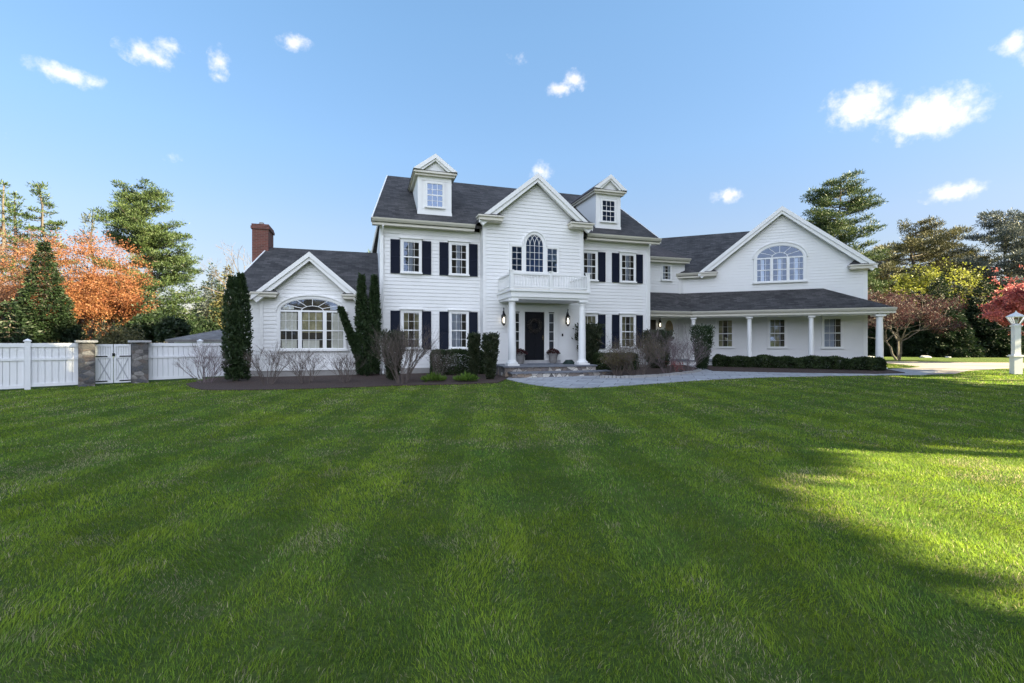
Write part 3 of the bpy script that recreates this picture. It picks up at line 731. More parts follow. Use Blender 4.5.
# door set
fd = empty('front_door', MF.p(6.47, BV, .6)); fd.parent = house; fd.location = Vector(fd.location)-house.location
V = BV
mb = MB()
mb.box(MF, 5.36, 5.50, V-.09, V, .6, 2.84); mb.box(MF, 5.80, 6.02, V-.09, V, .6, 2.84); mb.box(MF, 6.93, 7.13, V-.09, V, .6, 2.84); mb.box(MF, 7.41, 7.56, V-.09, V, .6, 2.84)
mb.box(MF, 5.30, 7.62, V-.12, V, 2.84, 3.06); mb.box(MF, 5.24, 7.68, V-.16, V, 3.06, 3.12)
mb.box(MF, 5.50, 5.80, V-.05, V, .6, 1.16); mb.box(MF, 7.13, 7.41, V-.05, V, .6, 1.16)
mb.build('door_surround', M_TRIM, fd)
mb = MB(); mb.box(MF, 5.30, 7.62, V-.26, V-.02, .60, .74); mb.build('threshold', M_CAPS, fd)
mb = MB(); mb.box(MF, 6.02, 6.93, V-.04, V-.005, .74, 2.84)
for (a, b, c, d) in ((6.10, 6.43, .85, 1.35), (6.52, 6.85, .85, 1.35), (6.10, 6.43, 1.47, 2.28), (6.52, 6.85, 1.47, 2.28), (6.10, 6.43, 2.4, 2.72), (6.52, 6.85, 2.4, 2.72)): mb.box(MF, a, b, V-.055, V-.04, c, d)
mb.build('door_panel', M_DOOR, fd)
mb = MB(); mb.tube([MF.p(6.86, V-.10, 1.62), MF.p(6.86, V-.10, 1.82)], [.012, .012], 8); mb.tube([MF.p(6.86, V-.04, 1.72), MF.p(6.86, V-.10, 1.72)], [.02, .02], 8); mb.build('door_handle', M_BRASS, fd)
for (a, b) in ((5.50, 5.80), (7.13, 7.41)):
    mb = MB(); mb.box(MF, a, b, V-.03, V-.003, 1.16, 2.84); mb.build('sidelight_backing', M_DARK, fd)
    mb = MB(); mb.quad(MF.p(a+.03, V-.045, 1.2), MF.p(b-.03, V-.045, 1.2), MF.p(b-.03, V-.045, 2.8), MF.p(a+.03, V-.045, 2.8)); mb.build('sidelight', M_GLASS, fd, recalc=False)
    mb = MB()
    for z in (1.16, 1.56, 1.96, 2.36, 2.77): mb.box(MF, a, b, V-.06, V-.046, z, z+.025)
    mb.box(MF, a, a+.035, V-.058, V-.046, 1.16, 2.8); mb.box(MF, b-.035, b, V-.058, V-.046, 1.16, 2.8)
    mb.build('sidelight_muntins', M_TRIM, fd)
mb = MB(); mb.box(MF, 7.78, 7.84, V-.045, V-.016, 1.78, 1.90); mb.build('doorbell', M_IRON, house)
def wall_lantern(fr, u, v, z, s=1):
    e = empty('wall_lantern', fr.p(u, v, z)); e.parent = house; e.location = Vector(e.location)-house.location
    mb = MB(); x, y, _ = fr.p(u, v-.17*s, 0)
    mb.lathe(fr.p(u, v-.17*s, z), [(.02*s, .10*s), (.095*s, .12*s), (.05*s, .20*s), (.03*s, .25*s), (.012*s, .30*s), (.012*s, .36*s), (.03*s, .38*s), (.004*s, .43*s)], 10)
    mb.lathe(fr.p(u, v-.17*s, z), [(.02*s, -.24*s), (.05*s, -.20*s), (.06*s, -.18*s)], 10)
    for k in range(6):
        a = math.pi*k/3; mb.tube([(x+.062*s*math.cos(a), y+.062*s*math.sin(a), z-.19*s), (x+.085*s*math.cos(a), y+.085*s*math.sin(a), z+.12*s)], [.006*s]*2, 4)
    mb.tube([fr.p(u, v-.01, z-.05*s), fr.p(u, v-.06*s, z+.28*s), fr.p(u, v-.17*s, z+.34*s)], [.014*s]*3, 6); mb.box(fr, u-.04*s, u+.04*s, v-.035, v-.014, z-.15*s, z+.1*s)
    mb.build('lantern_frame', M_IRON, e)
    g = MB(); g.lathe(fr.p(u, v-.17*s, z), [(.03*s, -.13*s), (.042*s, -.06*s), (.034*s, .02*s), (.012*s, .07*s)], 10); g.build('bulb', M_LOCAL_BULB, e)
wall_lantern(MF, 5.04, BV, 2.50, 1.15); wall_lantern(MF, 7.98+.02, BV, 2.50, 1.15)

# --- left wing
LV = .5; LB = .1; lu = -5.28
mb = MB(); mb.box(MF, lu+.01, -.01, LV+.004, 7.5, 0, 3.22); mb.build('rear_wall', M_SIDE, house)
siding(MF, .42, 3.25, const(lu), const(-4.35), LV); siding(MF, .42, 3.25, const(-.85), const(-.005), LV)
mb = MB(); mb.box(MF, lu+.03, -4.4, LV-.02, LV+.01, 0, .42); mb.box(MF, -4.41, -.87, LB-.02, LV, 0, .42); mb.box(MF, -.86, -.02, LV-.02, LV+.01, 0, .42); mb.build('foundation', M_FOUND, house)
LP, LZ, LS = -2.64, 4.95, .86
bl2, br2 = -4.42, -.86
mb = MB(); mb.prism(MF, [(bl2+.01, .4), (br2-.01, .4), (br2-.01, LZ-.15-(br2-LP)*LS), (LP, LZ-.15), (bl2+.01, LZ-.15-(LP-bl2)*LS)], LB+.004, LV+.1); mb.build('bay_wall', M_SIDE, house)
siding(MF, .42, LZ-.1, gable_fn(bl2, br2, LP, LZ-.12, LS, -1), gable_fn(bl2, br2, LP, LZ-.12, LS, 1), LB)
mb = MB()
for a, v in ((bl2, LB), (br2-.12, LB), (lu, LV)): mb.box(MF, a, a+.12, v-.03, v, .42, 3.24)
mb.box(MF, bl2+.12, br2-.12, LB-.05, LB, .42, .56)
mb.build('corner_board', M_TRIM, house)
LEV, LEZ, LRV, LRZ = .12, 3.42, 4.0, 5.88
LSL = (LRZ-LEZ)/(LRV-LEV)
multiroof([[MF.p(lu-.3,LEV,LEZ), MF.p(-.002,LEV,LEZ), MF.p(-.002,LRV,LRZ), MF.p(-4.80,LRV,LRZ)],
           [MF.p(lu-.3,7.9,LEZ), MF.p(-.002,7.9,LEZ), MF.p(-.002,LRV,LRZ+.002), MF.p(-4.80,LRV,LRZ+.002)]])
mb = MB(); mb.quad(MF.p(lu+.02, LV, 3.2), MF.p(lu+.02, 7.5, 3.2), MF.p(-4.9, LRV, LRZ-.12)); mb.build('gable_end', M_SIDE, house, recalc=False)
mb = MB()
o = Vector(MF.p(-.05, 0, 0))-Vector(MF.p(0, 0, 0))
for v0 in (LEV, 7.9):
    p0 = Vector(MF.p(lu-.3, v0, LEZ)); p1 = Vector(MF.p(-4.80, LRV, LRZ)); d1, d2 = Vector((0,0,.02)), Vector((0,0,-.18))
    q = [p0+d1, p1+d1, p1+d2, p0+d2]; mb.quad(*q); mb.quad(*[x+o for x in q]); mb.quad(q[0], q[1], q[1]+o, q[0]+o)
mb.build('rake_board', M_TRIM, house)
gutter(MF, lu-.32, -4.62, LEV-.06, LEZ+.01, sof=.35)
gable_roof(MF, LP, LZ+.05, 2.02, LS, LB-.3, lambda z: LEV+(z-LEZ)/LSL+.05, trimw=.2)
eave_return(MF, -4.62, -3.80, LB, 3.42, depth=.32, hh=.17); eave_return(MF, -1.42, -.62, LB, 3.42, depth=.32, hh=.17)
def lw_curt(o):
    for (a, b, z0_, z1_, m) in ((-3.68, -3.12, 1.95, 2.68, M_BRIGHT), (-3.66, -3.12, 1.28, 1.62, M_BRIGHT), (-3.62, -3.22, 2.80, 2.95, M_BRIGHT), (-1.86, -1.42, 1.28, 2.68, M_BRIGHT), (-2.9, -2.3, 1.28, 1.6, M_BRIGHT), (-3.02, -2.2, 1.9, 2.68, M_WARM), (-1.9, -1.5, 2.8, 2.98, M_CURT)):
        mb = MB(); n = 14
        for i in range(n):
            x0 = a+(b-a)*i/n; x1 = a+(b-a)*(i+1)/n; mb.quad(MF.p(x0, LB-.026-.006*(i % 2), z0_), MF.p(x1, LB-.026-.006*((i+1) % 2), z0_), MF.p(x1, LB-.026-.006*((i+1) % 2), z1_), MF.p(x0, LB-.026-.006*(i % 2), z1_))
        mb.build('curtain', m, o, recalc=False)
arch_window(MF, -3.72, -1.38, 1.25, 2.74, 3.24, LB, cas=.10, mull=((-3.07, -2.93), (-2.17, -2.03)), cols=3, rows=4, curtain=lw_curt, sashz=1.98, glass=M_GLASSB)
# chimney
ch = MB(); ch.box(MF, -5.42, -4.76, 3.62, 4.85, 2.5, 6.62); ch.box(MF, -5.47, -4.71, 3.57, 4.90, 6.62, 6.74); ch.box(MF, -5.44, -4.74, 3.60, 4.87, 6.74, 6.84)
cho = box_uv(ch.build('chimney', M_BRICK, house))
mb = MB()
for v in (3.9, 4.5):
    mb = MB(); mb.lathe(MF.p(-5.09, v, 6.84), [(.11, 0), (.12, .05), (.10, .12), (.09, .13)], 10); mb.build('chimney_pot', M_FOUND, cho)

# --- connector (between main block and right wing)
CV = 2.6
siding(MF, .55, 6.05, const(12.7), const(16.7), CV)
mb = MB(); mb.box(MF, 12.71, 16.4, CV+.004, 9, 0, 6.0); mb.build('rear_wall', M_SIDE, house)
mb = MB(); mb.box(MF, 12.72, 16.5, CV-.03, CV, 5.78, 6.02); mb.box(MF, 16.28, 16.42, CV-.032, CV, 4.2, 5.78); mb.build('corner_board', M_TRIM, house)
multiroof([[MF.p(12.5,CV-.35,6.17), MF.p(16.75,CV-.35,6.17), MF.p(15.7,CV+2.7,7.80), MF.p(12.5,CV+2.7,7.80)],
           [MF.p(16.75,CV-.35,6.17), MF.p(16.75,CV+5,6.17), MF.p(15.7,CV+2.7,7.80)]], m=M_ROOF2)
gutter(MF, 12.75, 16.8, CV-.45, 6.18, sof=.4)
window(MF, 15.19, 15.74, 4.98, 5.78, CV, cols=3, rows=2, curtain='white_sides', cap=False, cas=.07)

# --- right wing
wl = -8.75; wlG, wrG = -7.55, 0.0; WP, WZ, WS = -3.74, 8.50, .805
mb = MB(); mb.box(WF, wl, -.01, .01, 9, 0, 5.25); mb.build('rear_wall', M_SIDE, house)
mb = MB(); mb.prism(WF, [(wlG+.06, 5.2), (wrG-.01, 5.2), (WP, WZ-.15)], .004, 8.5); mb.build('gable_wall', M_SIDE, house)
siding(WF, .55, WZ-.1, lambda z: (wl if z < 5.2 else max(wlG, WP-(WZ-.12-z)/WS)), gable_fn(-9, 0, WP, WZ-.12, WS, 1), 0)
mb = MB(); mb.box(WF, -.15, .02, -.032, .12, .55, 5.3); mb.build('corner_board', M_TRIM, house)
CRZ, CRV = 8.42, 4.4; CEV, CEZ = -.3, 5.34; CSL = (CRZ-CEZ)/(CRV-CEV)
multiroof([[WF.p(-8.85,CEV,CEZ), WF.p(-7.2,CEV,CEZ), WF.p(WP,CEV+(WZ-.3-CEZ)/CSL,WZ-.3), WF.p(WP,CRV,CRZ), WF.p(-12.5,CRV,CRZ), WF.p(-12.5,1.5,CEZ+1.8*CSL)]])
gable_roof(WF, WP, WZ+.07, 4.06, WS, -.34, lambda z: 8.8, trimw=.23)
eave_return(WF, -7.7, -6.86, 0, 5.36, depth=.36); eave_return(WF, -.78, .30, 0, 5.36, depth=.36)
gutter(WF, -8.95, -7.6, CEV-.12, CEZ+.02, sof=.4)
arch_window(WF, -4.90, -2.72, 4.72, 5.96, 6.62, 0, cas=.13, mull=((-4.26, -4.12), (-3.50, -3.36)), cols=3, rows=4, sashz=5.34, glass=M_GLASSB,
            curtain=lambda o: [curtains(WF, a, b, 4.75, 5.9, -.026, o, 'white_middle', rnd) for a, b in ((-4.9, -4.3), (-4.1, -3.5), (-3.34, -2.74))])
for (a, b, c) in ((-6.78, -6.06, 'warm_sides'), (-4.28, -3.56, 'warm_left'), (-1.84, -1.08, 'white_left')):
    window(WF, a, b, 1.24, 2.72, 0, cols=3, rows=2, curtain=c, cap=False, cas=.10)
# porch roof
PT = 4.27; PE = 3.10; PB = -2.25
# valley line: connector eave frame point vs wing
pv = 0.54
def mf_of(x, y):
    dx, dy = x-MF.o[0], y-MF.o[1]; return (dx*MF.c+dy*MF.s, -dx*MF.s+dy*MF.c)
def isect(zt):
    # point where wing plane line b(zt) meets connector plane line v(zt)
    t = (zt-PE)/(PT-PE); b = PB+(0-PB)*t; v = pv+(CV-pv)*t
    # solve a: WF.p(a,b) has v coordinate v
    a0, a1 = -14, 0
    f = lambda a: mf_of(*WF.p(a, b, 0)[:2])[1]-v
    for _ in range(60):
        am = (a0+a1)/2
        if f(a0)*f(am) <= 0: a1 = am
        else: a0 = am
    return WF.p((a0+a1)/2, b, zt)
v_lo, v_hi = isect(PE), isect(PT)
multiroof([[v_lo, WF.p(.42,PB,PE), WF.p(-1.86,0,PT), v_hi],
           [WF.p(.42,PB,PE), WF.p(.42,0,PE), WF.p(-1.86,0,PT)],
           [MF.p(12.72,pv,PE), v_lo, v_hi, MF.p(12.72,CV,PT)]], name='porch_roof', th=.08)
av_lo = -8.2
uvl, _ = mf_of(v_lo[0], v_lo[1])
gutter(WF, -8.42, .50, PB-.09, PE+.0, sof=.3, name='porch_gutter'); gutter(MF, 12.72, uvl+.05, pv-.09, PE+.0, sof=.3, name='porch_gutter')
mb = MB(); mb.quad(WF.p(-8.9, PB+.25, 2.86), WF.p(.35, PB+.25, 2.86), WF.p(.35, 0, 2.86), WF.p(-8.9, 0, 2.86)); mb.quad(MF.p(12.72, pv+.25, 2.862), MF.p(16.2, pv+.25, 2.862), MF.p(16.2, CV, 2.862), MF.p(12.72, CV, 2.862)); mb.build('porch_ceiling', M_CREAM, house)
mb = MB(); mb.box(WF, -8.3, .3, PB+.22, PB+.40, 2.78, 2.97); mb.box(WF, .14, .32, PB+.40, 0, 2.78, 2.97); mb.box(MF, 12.72, uvl, pv+.22, pv+.40, 2.782, 2.972); mb.build('porch_beam', M_TRIM, house)
for a in (-8.02, -5.40, -2.74): column(WF, a, PB+.31, .58, 2.79, .115, house, 'porch_column')
column(WF, -.04, PB+.33, .30, 2.79, .15, house, 'porch_column')
mb = MB(); mb.box(WF, -8.5, -.45, PB+.12, 0, .52, .58); mb.box(MF, 12.72, 16.3, pv+.12, CV, .52, .581); mb.build('porch_deck', M_TREAD, house)
mb = MB(); mb.box(WF, -8.45, -.5, PB+.18, -.1, .1, .52); mb.box(MF, 12.72, 16.3, pv+.18, CV, .1, .519); mb.build('porch_skirt', M_SIDE, house)
# side door with an oval light, lantern
sdr = empty('side_door', MF.p(15.63, CV, .6)); sdr.parent = house; sdr.location = Vector(sdr.location)-house.location
mb = MB(); du = 15.63
mb.box(MF, du-.56, du-.46, CV-.08, CV, .58, 2.75); mb.box(MF, du+.46, du+.56, CV-.08, CV, .58, 2.75); mb.box(MF, du-.56, du+.56, CV-.082, CV, 2.75, 2.86); mb.box(MF, du-.46, du+.46, CV-.045, CV, .58, 2.75); mb.build('door_panel', M_TRIM, sdr)
mb = MB(); rg = lambda r_, h_: [(du+r_*math.cos(2*math.pi*i/24), 2.28+h_*math.sin(2*math.pi*i/24)) for i in range(25)]
mb.band(MF, rg(.20, .40), rg(.25, .45), CV-.07, CV-.045); mb.build('oval_frame', M_BRASS, sdr)
mb = MB(); mb.prism(MF, rg(.20, .40)[:-1], CV-.055, CV-.046); mb.build('oval_light', mat('amber_glass', (.16,.12,.06), .15, noise=(9,.2,(.30,.23,.12))), sdr)
wall_lantern(MF, 14.98, CV, 2.50, .9)
mb = MB(); mb.box(MF, 14.3, 14.78, CV-.05, CV, .62, 2.75); mb.build('dark_doorway', M_DARK, house)

# ------------------------------------------------------------------ foliage tools
def leaf_object(name, P, N_, size, aspect, tint, m, parent, rng, up=None, spread=1.0, fold=True):
    """many small leaf-shaped faces; P (n,3) world positions, N_ (n,3) preferred axis directions"""
    n = len(P); P = np.asarray(P, float)
    ax = np.asarray(N_, float) + rng.normal(0, spread, (n, 3)); ax /= np.linalg.norm(ax, axis=1)[:, None]+1e-9
    ot = rng.normal(0, 1, (n, 3)); sdv = np.cross(ax, ot); sdv /= np.linalg.norm(sdv, axis=1)[:, None]+1e-9
    s = size*rng.uniform(.6, 1.35, n)[:, None]
    a = P; b = P+ax*s*.45+sdv*s/aspect*.5; c = P+ax*s; d = P+ax*s*.45-sdv*s/aspect*.5
    V = np.stack([a, b, c, d], 1).reshape(-1, 3)
    off = np.array(rootloc(parent)) if parent is not None else np.array([P[:,0].mean(), P[:,1].mean(), P[:,2].min()])
    V = V-off
    me = bpy.data.meshes.new(name); me.vertices.add(4*n); me.vertices.foreach_set('co', V.ravel().astype(np.float32))
    me.loops.add(4*n); me.loops.foreach_set('vertex_index', np.arange(4*n, dtype=np.int32))
    me.polygons.add(n); me.polygons.foreach_set('loop_start', np.arange(0, 4*n, 4, dtype=np.int32))
    me.update(calc_edges=True)
    at = me.attributes.new('tint', 'FLOAT', 'FACE'); at.data.foreach_set('value', np.clip(tint, 0, 1).astype(np.float32))
    me.materials.append(m)
    o = bpy.data.objects.new(name, me); sc.collection.objects.link(o)
    if parent is not None: o.parent = parent
    else: o.location = off
    return o

def clump_points(C, S, n, rng, flat=1.0):
    """C (k,3) clump centres, S (k,) radii -> n points per clump, tint per clump+leaf"""
    k = len(C); C = np.asarray(C); S = np.asarray(S)
    d = rng.normal(0, 1, (k*n, 3)); d /= np.linalg.norm(d, axis=1)[:, None]
    r = rng.uniform(0, 1, k*n)**(1/2.2)
    o = d*r[:, None]*np.repeat(S, n)[:, None]; o[:, 2] *= flat
    P = np.repeat(C, n, 0)+o
    t = np.repeat(rng.normal(.5, .17, k), n)+rng.normal(0, .14, k*n)
    return P, d, t

def new_tree(name, x, y, **k):
    return empty(name, (x, y, hgt(y)), **k)
def limb(mb, p0, p1, r0, r1, n=6, sag=0., r=None, seg=4):
    p0, p1 = Vector(p0), Vector(p1); L = (p1-p0).length; P = []; Q = []
    for i in range(seg+1):
        t = i/seg; p = p0.lerp(p1, t); p.z += sag*L*4*t*(1-t)
        if r and 0 < i < seg: p += Vector((r.uniform(-1, 1), r.uniform(-1, 1), r.uniform(-.6, .6)))*L*.04
        P.append(p); Q.append(r0+(r1-r0)*t)
    mb.tube(P, Q, n, caps=False); return P

def pine(x, y, h, base, rad, m, seed, label, cat='tree', group=None, name='pine_tree', nb=46, up=.18, lean=0, leaf=.34, per=34, prof=None, bark=None, clump=.55, side=None, hole=.0):
    """open pine: long spreading limbs carrying flat plates of needles"""
    r = random.Random(seed); rng = np.random.default_rng(seed)
    t = new_tree(name, x, y, label=label, cat=cat, group=group); z0 = hgt(y)
    mb = MB(); top = Vector((x+lean, y, z0+h*.985))
    tr = limb(mb, (x, y, z0-.1), top, h*.021, h*.003, 8, 0, r, 8)
    def tp(f): 
        i = min(7, int(f*8)); return tr[i].lerp(tr[i+1], f*8-i)
    C, S = [], []
    prof = prof or (lambda q: math.sin(math.pi*min(1, q*.80+.20))**.8*(1-.15*q))
    for i in range(nb):
        q = (i+r.random())/nb; f = base+(1-base)*q
        if r.random() < hole: continue
        p0 = tp(min(.995, f)); az = r.uniform(0, 2*math.pi) if side is None else r.gauss(side, 1.2)
        L = rad*prof(q)*r.uniform(.55, 1.12)
        d = Vector((math.cos(az), math.sin(az), up+q*.5*up+r.uniform(-.08, .12)))
        p1 = p0+d*L; P = limb(mb, p0, p1, .012*L+.02, .012, 5, -.05, r, 4)
        lat = Vector((-d.y, d.x, 0)).normalized()
        k = max(3, int(L/.38))
        for j in range(k):
            s = .28+.72*(j+r.random())/k; c = p0+d*L*s; c.z += -.05*L*4*s*(1-s)
            wd = L*.30*math.sin(math.pi*min(1, s*.9+.1))+.15
            for _ in range(2 if L > 1.2 else 1):
                o = r.uniform(-wd, wd); cc = c+lat*o; cc.z += r.uniform(-.08, .16)
                C.append(tuple(cc)); S.append(clump*r.uniform(.6, 1.1))
                if r.random() < .35: limb(mb, c, cc, .02, .006, 3, 0, None, 1)
    mb.build('trunk', bark or M_BARK, t, recalc=False, smooth=True)
    P, d, ti = clump_points(C, S, per, rng, .42)
    d[:, 2] = np.abs(d[:, 2])+.35
    leaf_object('crown', P, d, leaf, 4.2, ti, m, t, rng, spread=.45)
    return t

def conifer(x, y, h, rad, m, seed, label, name='conifer', cat='tree', group=None, per=30, leaf=.22, clump=.34, step=.30, base=.03, shape=1.0, bulge=0, flat=.55):
    """dense cone-shaped evergreen clothed to the ground"""
    r = random.Random(seed); rng = np.random.default_rng(seed)
    t = new_tree(name, x, y, label=label, cat=cat, group=group); z0 = hgt(y)
    mb = MB(); limb(mb, (x, y, z0-.1), (x, y, z0+h*.97), h*.018, .015, 7, 0, r, 6)
    C, S = [], []; z = h*base
    while z < h:
        q = z/h; L = rad*((1-q)**shape*(1+bulge*math.sin(math.pi*q)))+.05
        n = max(3, int(2*math.pi*L/.5)+1); a0 = r.random()*6.28
        for i in range(n):
            a = a0+2*math.pi*i/n+r.uniform(-.2, .2); LL = L*r.uniform(.72, 1.15)
            tipz = z0+z-LL*.18
            limb(mb, (x, y, z0+z), (x+math.cos(a)*LL, y+math.sin(a)*LL, tipz), .025, .006, 3, .05, None, 2)
            kk = max(1, int(LL/.42))
            for j in range(kk):
                s = 1-.55*j/kk*r.random()-.0
                C.append((x+math.cos(a)*LL*s, y+math.sin(a)*LL*s, z0+z-LL*.18*s+r.uniform(-.05, .1))); S.append(clump*r.uniform(.7, 1.15)*(.55+.45*min(1, L/1.0)))
        z += step*r.uniform(.8, 1.2)*(1 if q < .8 else .7)
    mb.build('trunk', M_BARK, t, recalc=False)
    P, d, ti = clump_points(C, S, per, rng, flat)
    out = P-np.array([x, y, 0]); out[:, 2] = 0; out /= np.linalg.norm(out, axis=1)[:, None]+1e-6; out[:, 2] = -.15
    leaf_object('crown', P, d*.5+out, leaf, 2.6, ti, m, t, rng, spread=.5)
    return t

def broadleaf(x, y, h, trunkh, rx, m, seed, label, name='tree', cat='tree', group=None, depth=4, per=26, leaf=.16, clump=.38, bark=None, stems=1, trunkr=None, rz=None, aspect=1.6, keep=1.0, twig=True, ry=None, spreadang=.62, flatc=1.0, fillin=0, asc=0.0):
    r = random.Random(seed); rng = np.random.default_rng(seed)
    t = new_tree(name, x, y, label=label, cat=cat, group=group); z0 = hgt(y); mb = MB(); C, S = [], []
    cz = z0+(trunkh+h)/2; rz = rz or (h-trunkh)/2+.3; tr = trunkr or h*.02
    def inside(p): return ((p.x-x)/rx)**2+((p.y-y)/(ry or rx))**2+((p.z-cz)/rz)**2
    def grow(p, d, L, rad, dep):
        p1 = p+d*L
        k = inside(p1)
        if k > 1.0 and 1 < dep < depth: p1 = p+d*L*max(.3, 1.05-(k-1)*.6)
        limb(mb, p, p1, rad, rad*.62, 6 if dep < 2 else 3, 0, r if dep < 3 else None, 3 if dep < 3 else 1)
        if dep >= depth-1 and r.random() < keep:
            C.append(tuple(p1)); S.append(clump*r.uniform(.7, 1.2))
            if r.random() < .7: C.append(tuple(p.lerp(p1, .5))); S.append(clump*r.uniform(.6, 1.0))
        if dep >= depth or (k > 1.35 and dep > 1): return
        for i in range(r.choice((2, 3, 3)) if dep else 4):
            ax = Vector((r.uniform(-1, 1), r.uniform(-1, 1), r.uniform(-.55, .75)+asc)).normalized()
            nd = (d+ax*spreadang*r.uniform(.7, 1.4)).normalized()
            grow(p1, nd, L*r.uniform(.62, .86), rad*.60, dep+1)
    for s in range(stems):
        a = 6.28*s/max(1, stems)+r.random(); o = .0 if stems == 1 else .45
        d = Vector((math.cos(a)*o, math.sin(a)*o, 1)).normalized()
        grow(Vector((x+math.cos(a)*.1*(stems > 1), y+math.sin(a)*.1*(stems > 1), z0-.05)), d, max(trunkh, .3), tr, 0)
    if fillin:
        for _ in range(fillin):
            v = rng.normal(0, 1, 3); v /= np.linalg.norm(v); q = rng.uniform(.25, 1)**.5
            C.append((x+v[0]*rx*q, y+v[1]*(ry or rx)*q, cz+v[2]*rz*q)); S.append(clump*r.uniform(.6, 1.1))
    mb.build('trunk', bark or M_BARK, t, recalc=False, smooth=True)
    if per and C:
        P, d, ti = clump_points(C, S, per, rng, flatc)
        leaf_object('crown', P, d, leaf, aspect, ti, m, t, rng, spread=.8)
    return t

def column_shrub(x, y, h, prof, m, seed, label, name='arborvitae', cat='shrub', group=None, n=5200, leaf=.11, stems=((0, 0, 0, 0, 1.0),), noise=.12, bark=None):
    """upright clipped or columnar evergreen; prof(q)=radius at height fraction q; stems (dx,dy,leanx,leany,hfrac)"""
    rng = np.random.default_rng(seed); r = random.Random(seed)
    t = new_tree(name, x, y, label=label, cat=cat, group=group); z0 = hgt(y)+.03
    mb = MB(); PP, DD, TT = [], [], []
    for (dx, dy, lx, ly, hf) in stems:
        hh = h*hf
        limb(mb, (x+dx*.3, y+dy*.3, z0-.1), (x+dx+lx*.9, y+dy+ly*.9, z0+hh*.9), .05, .015, 6, 0, None, 5)
        nn = int(n*hf/len(stems)*1.2)
        q = rng.uniform(.02, 1, nn); a = rng.uniform(0, 2*math.pi, nn)
        R_ = np.array([prof(v) for v in q])
        bump = 1+noise*(np.sin(a*5+q*17+seed)+np.sin(a*3-q*29)+np.sin(a*9+q*41))*.6+rng.normal(0, .07, nn)
        rr_ = R_*bump*np.where(rng.uniform(0, 1, nn) < .75, rng.uniform(.82, 1.04, nn), rng.uniform(.3, .85, nn))
        P = np.stack([x+dx+lx*q+np.cos(a)*rr_, y+dy+ly*q+np.sin(a)*rr_, z0+q*hh+rng.normal(0, .03, nn)], 1)
        D = np.stack([np.cos(a)*.45, np.sin(a)*.45, np.full(nn, .9)], 1)
        PP.append(P); DD.append(D); TT.append(.5+.22*np.sin(a*4+q*23+seed)+rng.normal(0, .16, nn))
    mb.build('stem', bark or M_BARK, t, recalc=False)
    leaf_object('foliage', np.concatenate(PP), np.concatenate(DD), leaf, 2.2, np.concatenate(TT), m, t, rng, spread=.45)
    return t

def hedge(fr, u0, u1, v0, v1, h, m, seed, label, n=9000, leaf=.07, round_=.12, lumps=.06, cat='hedge', name='hedge', group=None, z_extra=.03):
    rng = np.random.default_rng(seed)
    c = fr.p((u0+u1)/2, (v0+v1)/2, 0); z0 = hgt(c[1])+z_extra
    t = empty(name, (c[0], c[1], z0), label=label, cat=cat, group=group)
    L, W = u1-u0, v1-v0
    # points on a lumpy rounded box
    f = rng.choice(3, n, p=[.45, .40, .15]); u = rng.uniform(0, L, n); s = rng.uniform(0, 1, n)
    side = rng.integers(0, 2, n)
    vv = np.where(f == 0, s*W, np.where(f == 1, side*W*(side*1.0), s*W)); vv = np.where(f == 1, np.where(side == 1, W*.9, 0.), vv)
    zz = np.where(f == 0, h, s*h); uu = np.where(f == 2, np.where(side == 1, L, 0), u); vv = np.where(f == 2, rng.uniform(0, 1, n)*W, vv)
    lump = lumps*(np.sin(uu*2.7+seed)+np.sin(uu*6.1+1)+np.sin(uu*11+vv*7))*.6
    inn = np.abs(rng.normal(0, .05, n))
    zz = zz*(1+lump)-inn*(f == 0); ctr = W/2
    edge = np.clip((zz/h-.75)/.25, 0, 1)**2*round_
    vv = ctr+(vv-ctr)*(1-edge*1.6)+rng.normal(0, .025, n); uu = L/2+(uu-L/2)*(1-edge*.3)
    zz = np.maximum(.02, zz)
    X = np.array([fr.p(u0+a, v0+b, z0+z) for a, b, z in zip(uu, vv, zz)])
    D = rng.normal(0, 1, (n, 3)); D[:, 2] = np.abs(D[:, 2])
    leaf_object('foliage', X, D, leaf, 1.7, .5+.2*np.sin(uu*9)+rng.normal(0, .2, n), m, t, rng, spread=.4)
    mb = MB()
    for i in range(int(L/.35)+1):
        uu_ = u0+.15+i*(L-.3)/max(1, int(L/.35)); q = random.Random(seed+i)
        for k in range(4): limb(mb, fr.p(uu_, (v0+v1)/2, z0-.05), fr.p(uu_+q.uniform(-.2, .2), (v0+v1)/2+q.uniform(-.3, .3)*W, z0+h*.85), .014, .005, 3, 0, None, 1)
    mb.build('branches', M_BARK, t, recalc=False)
    return t

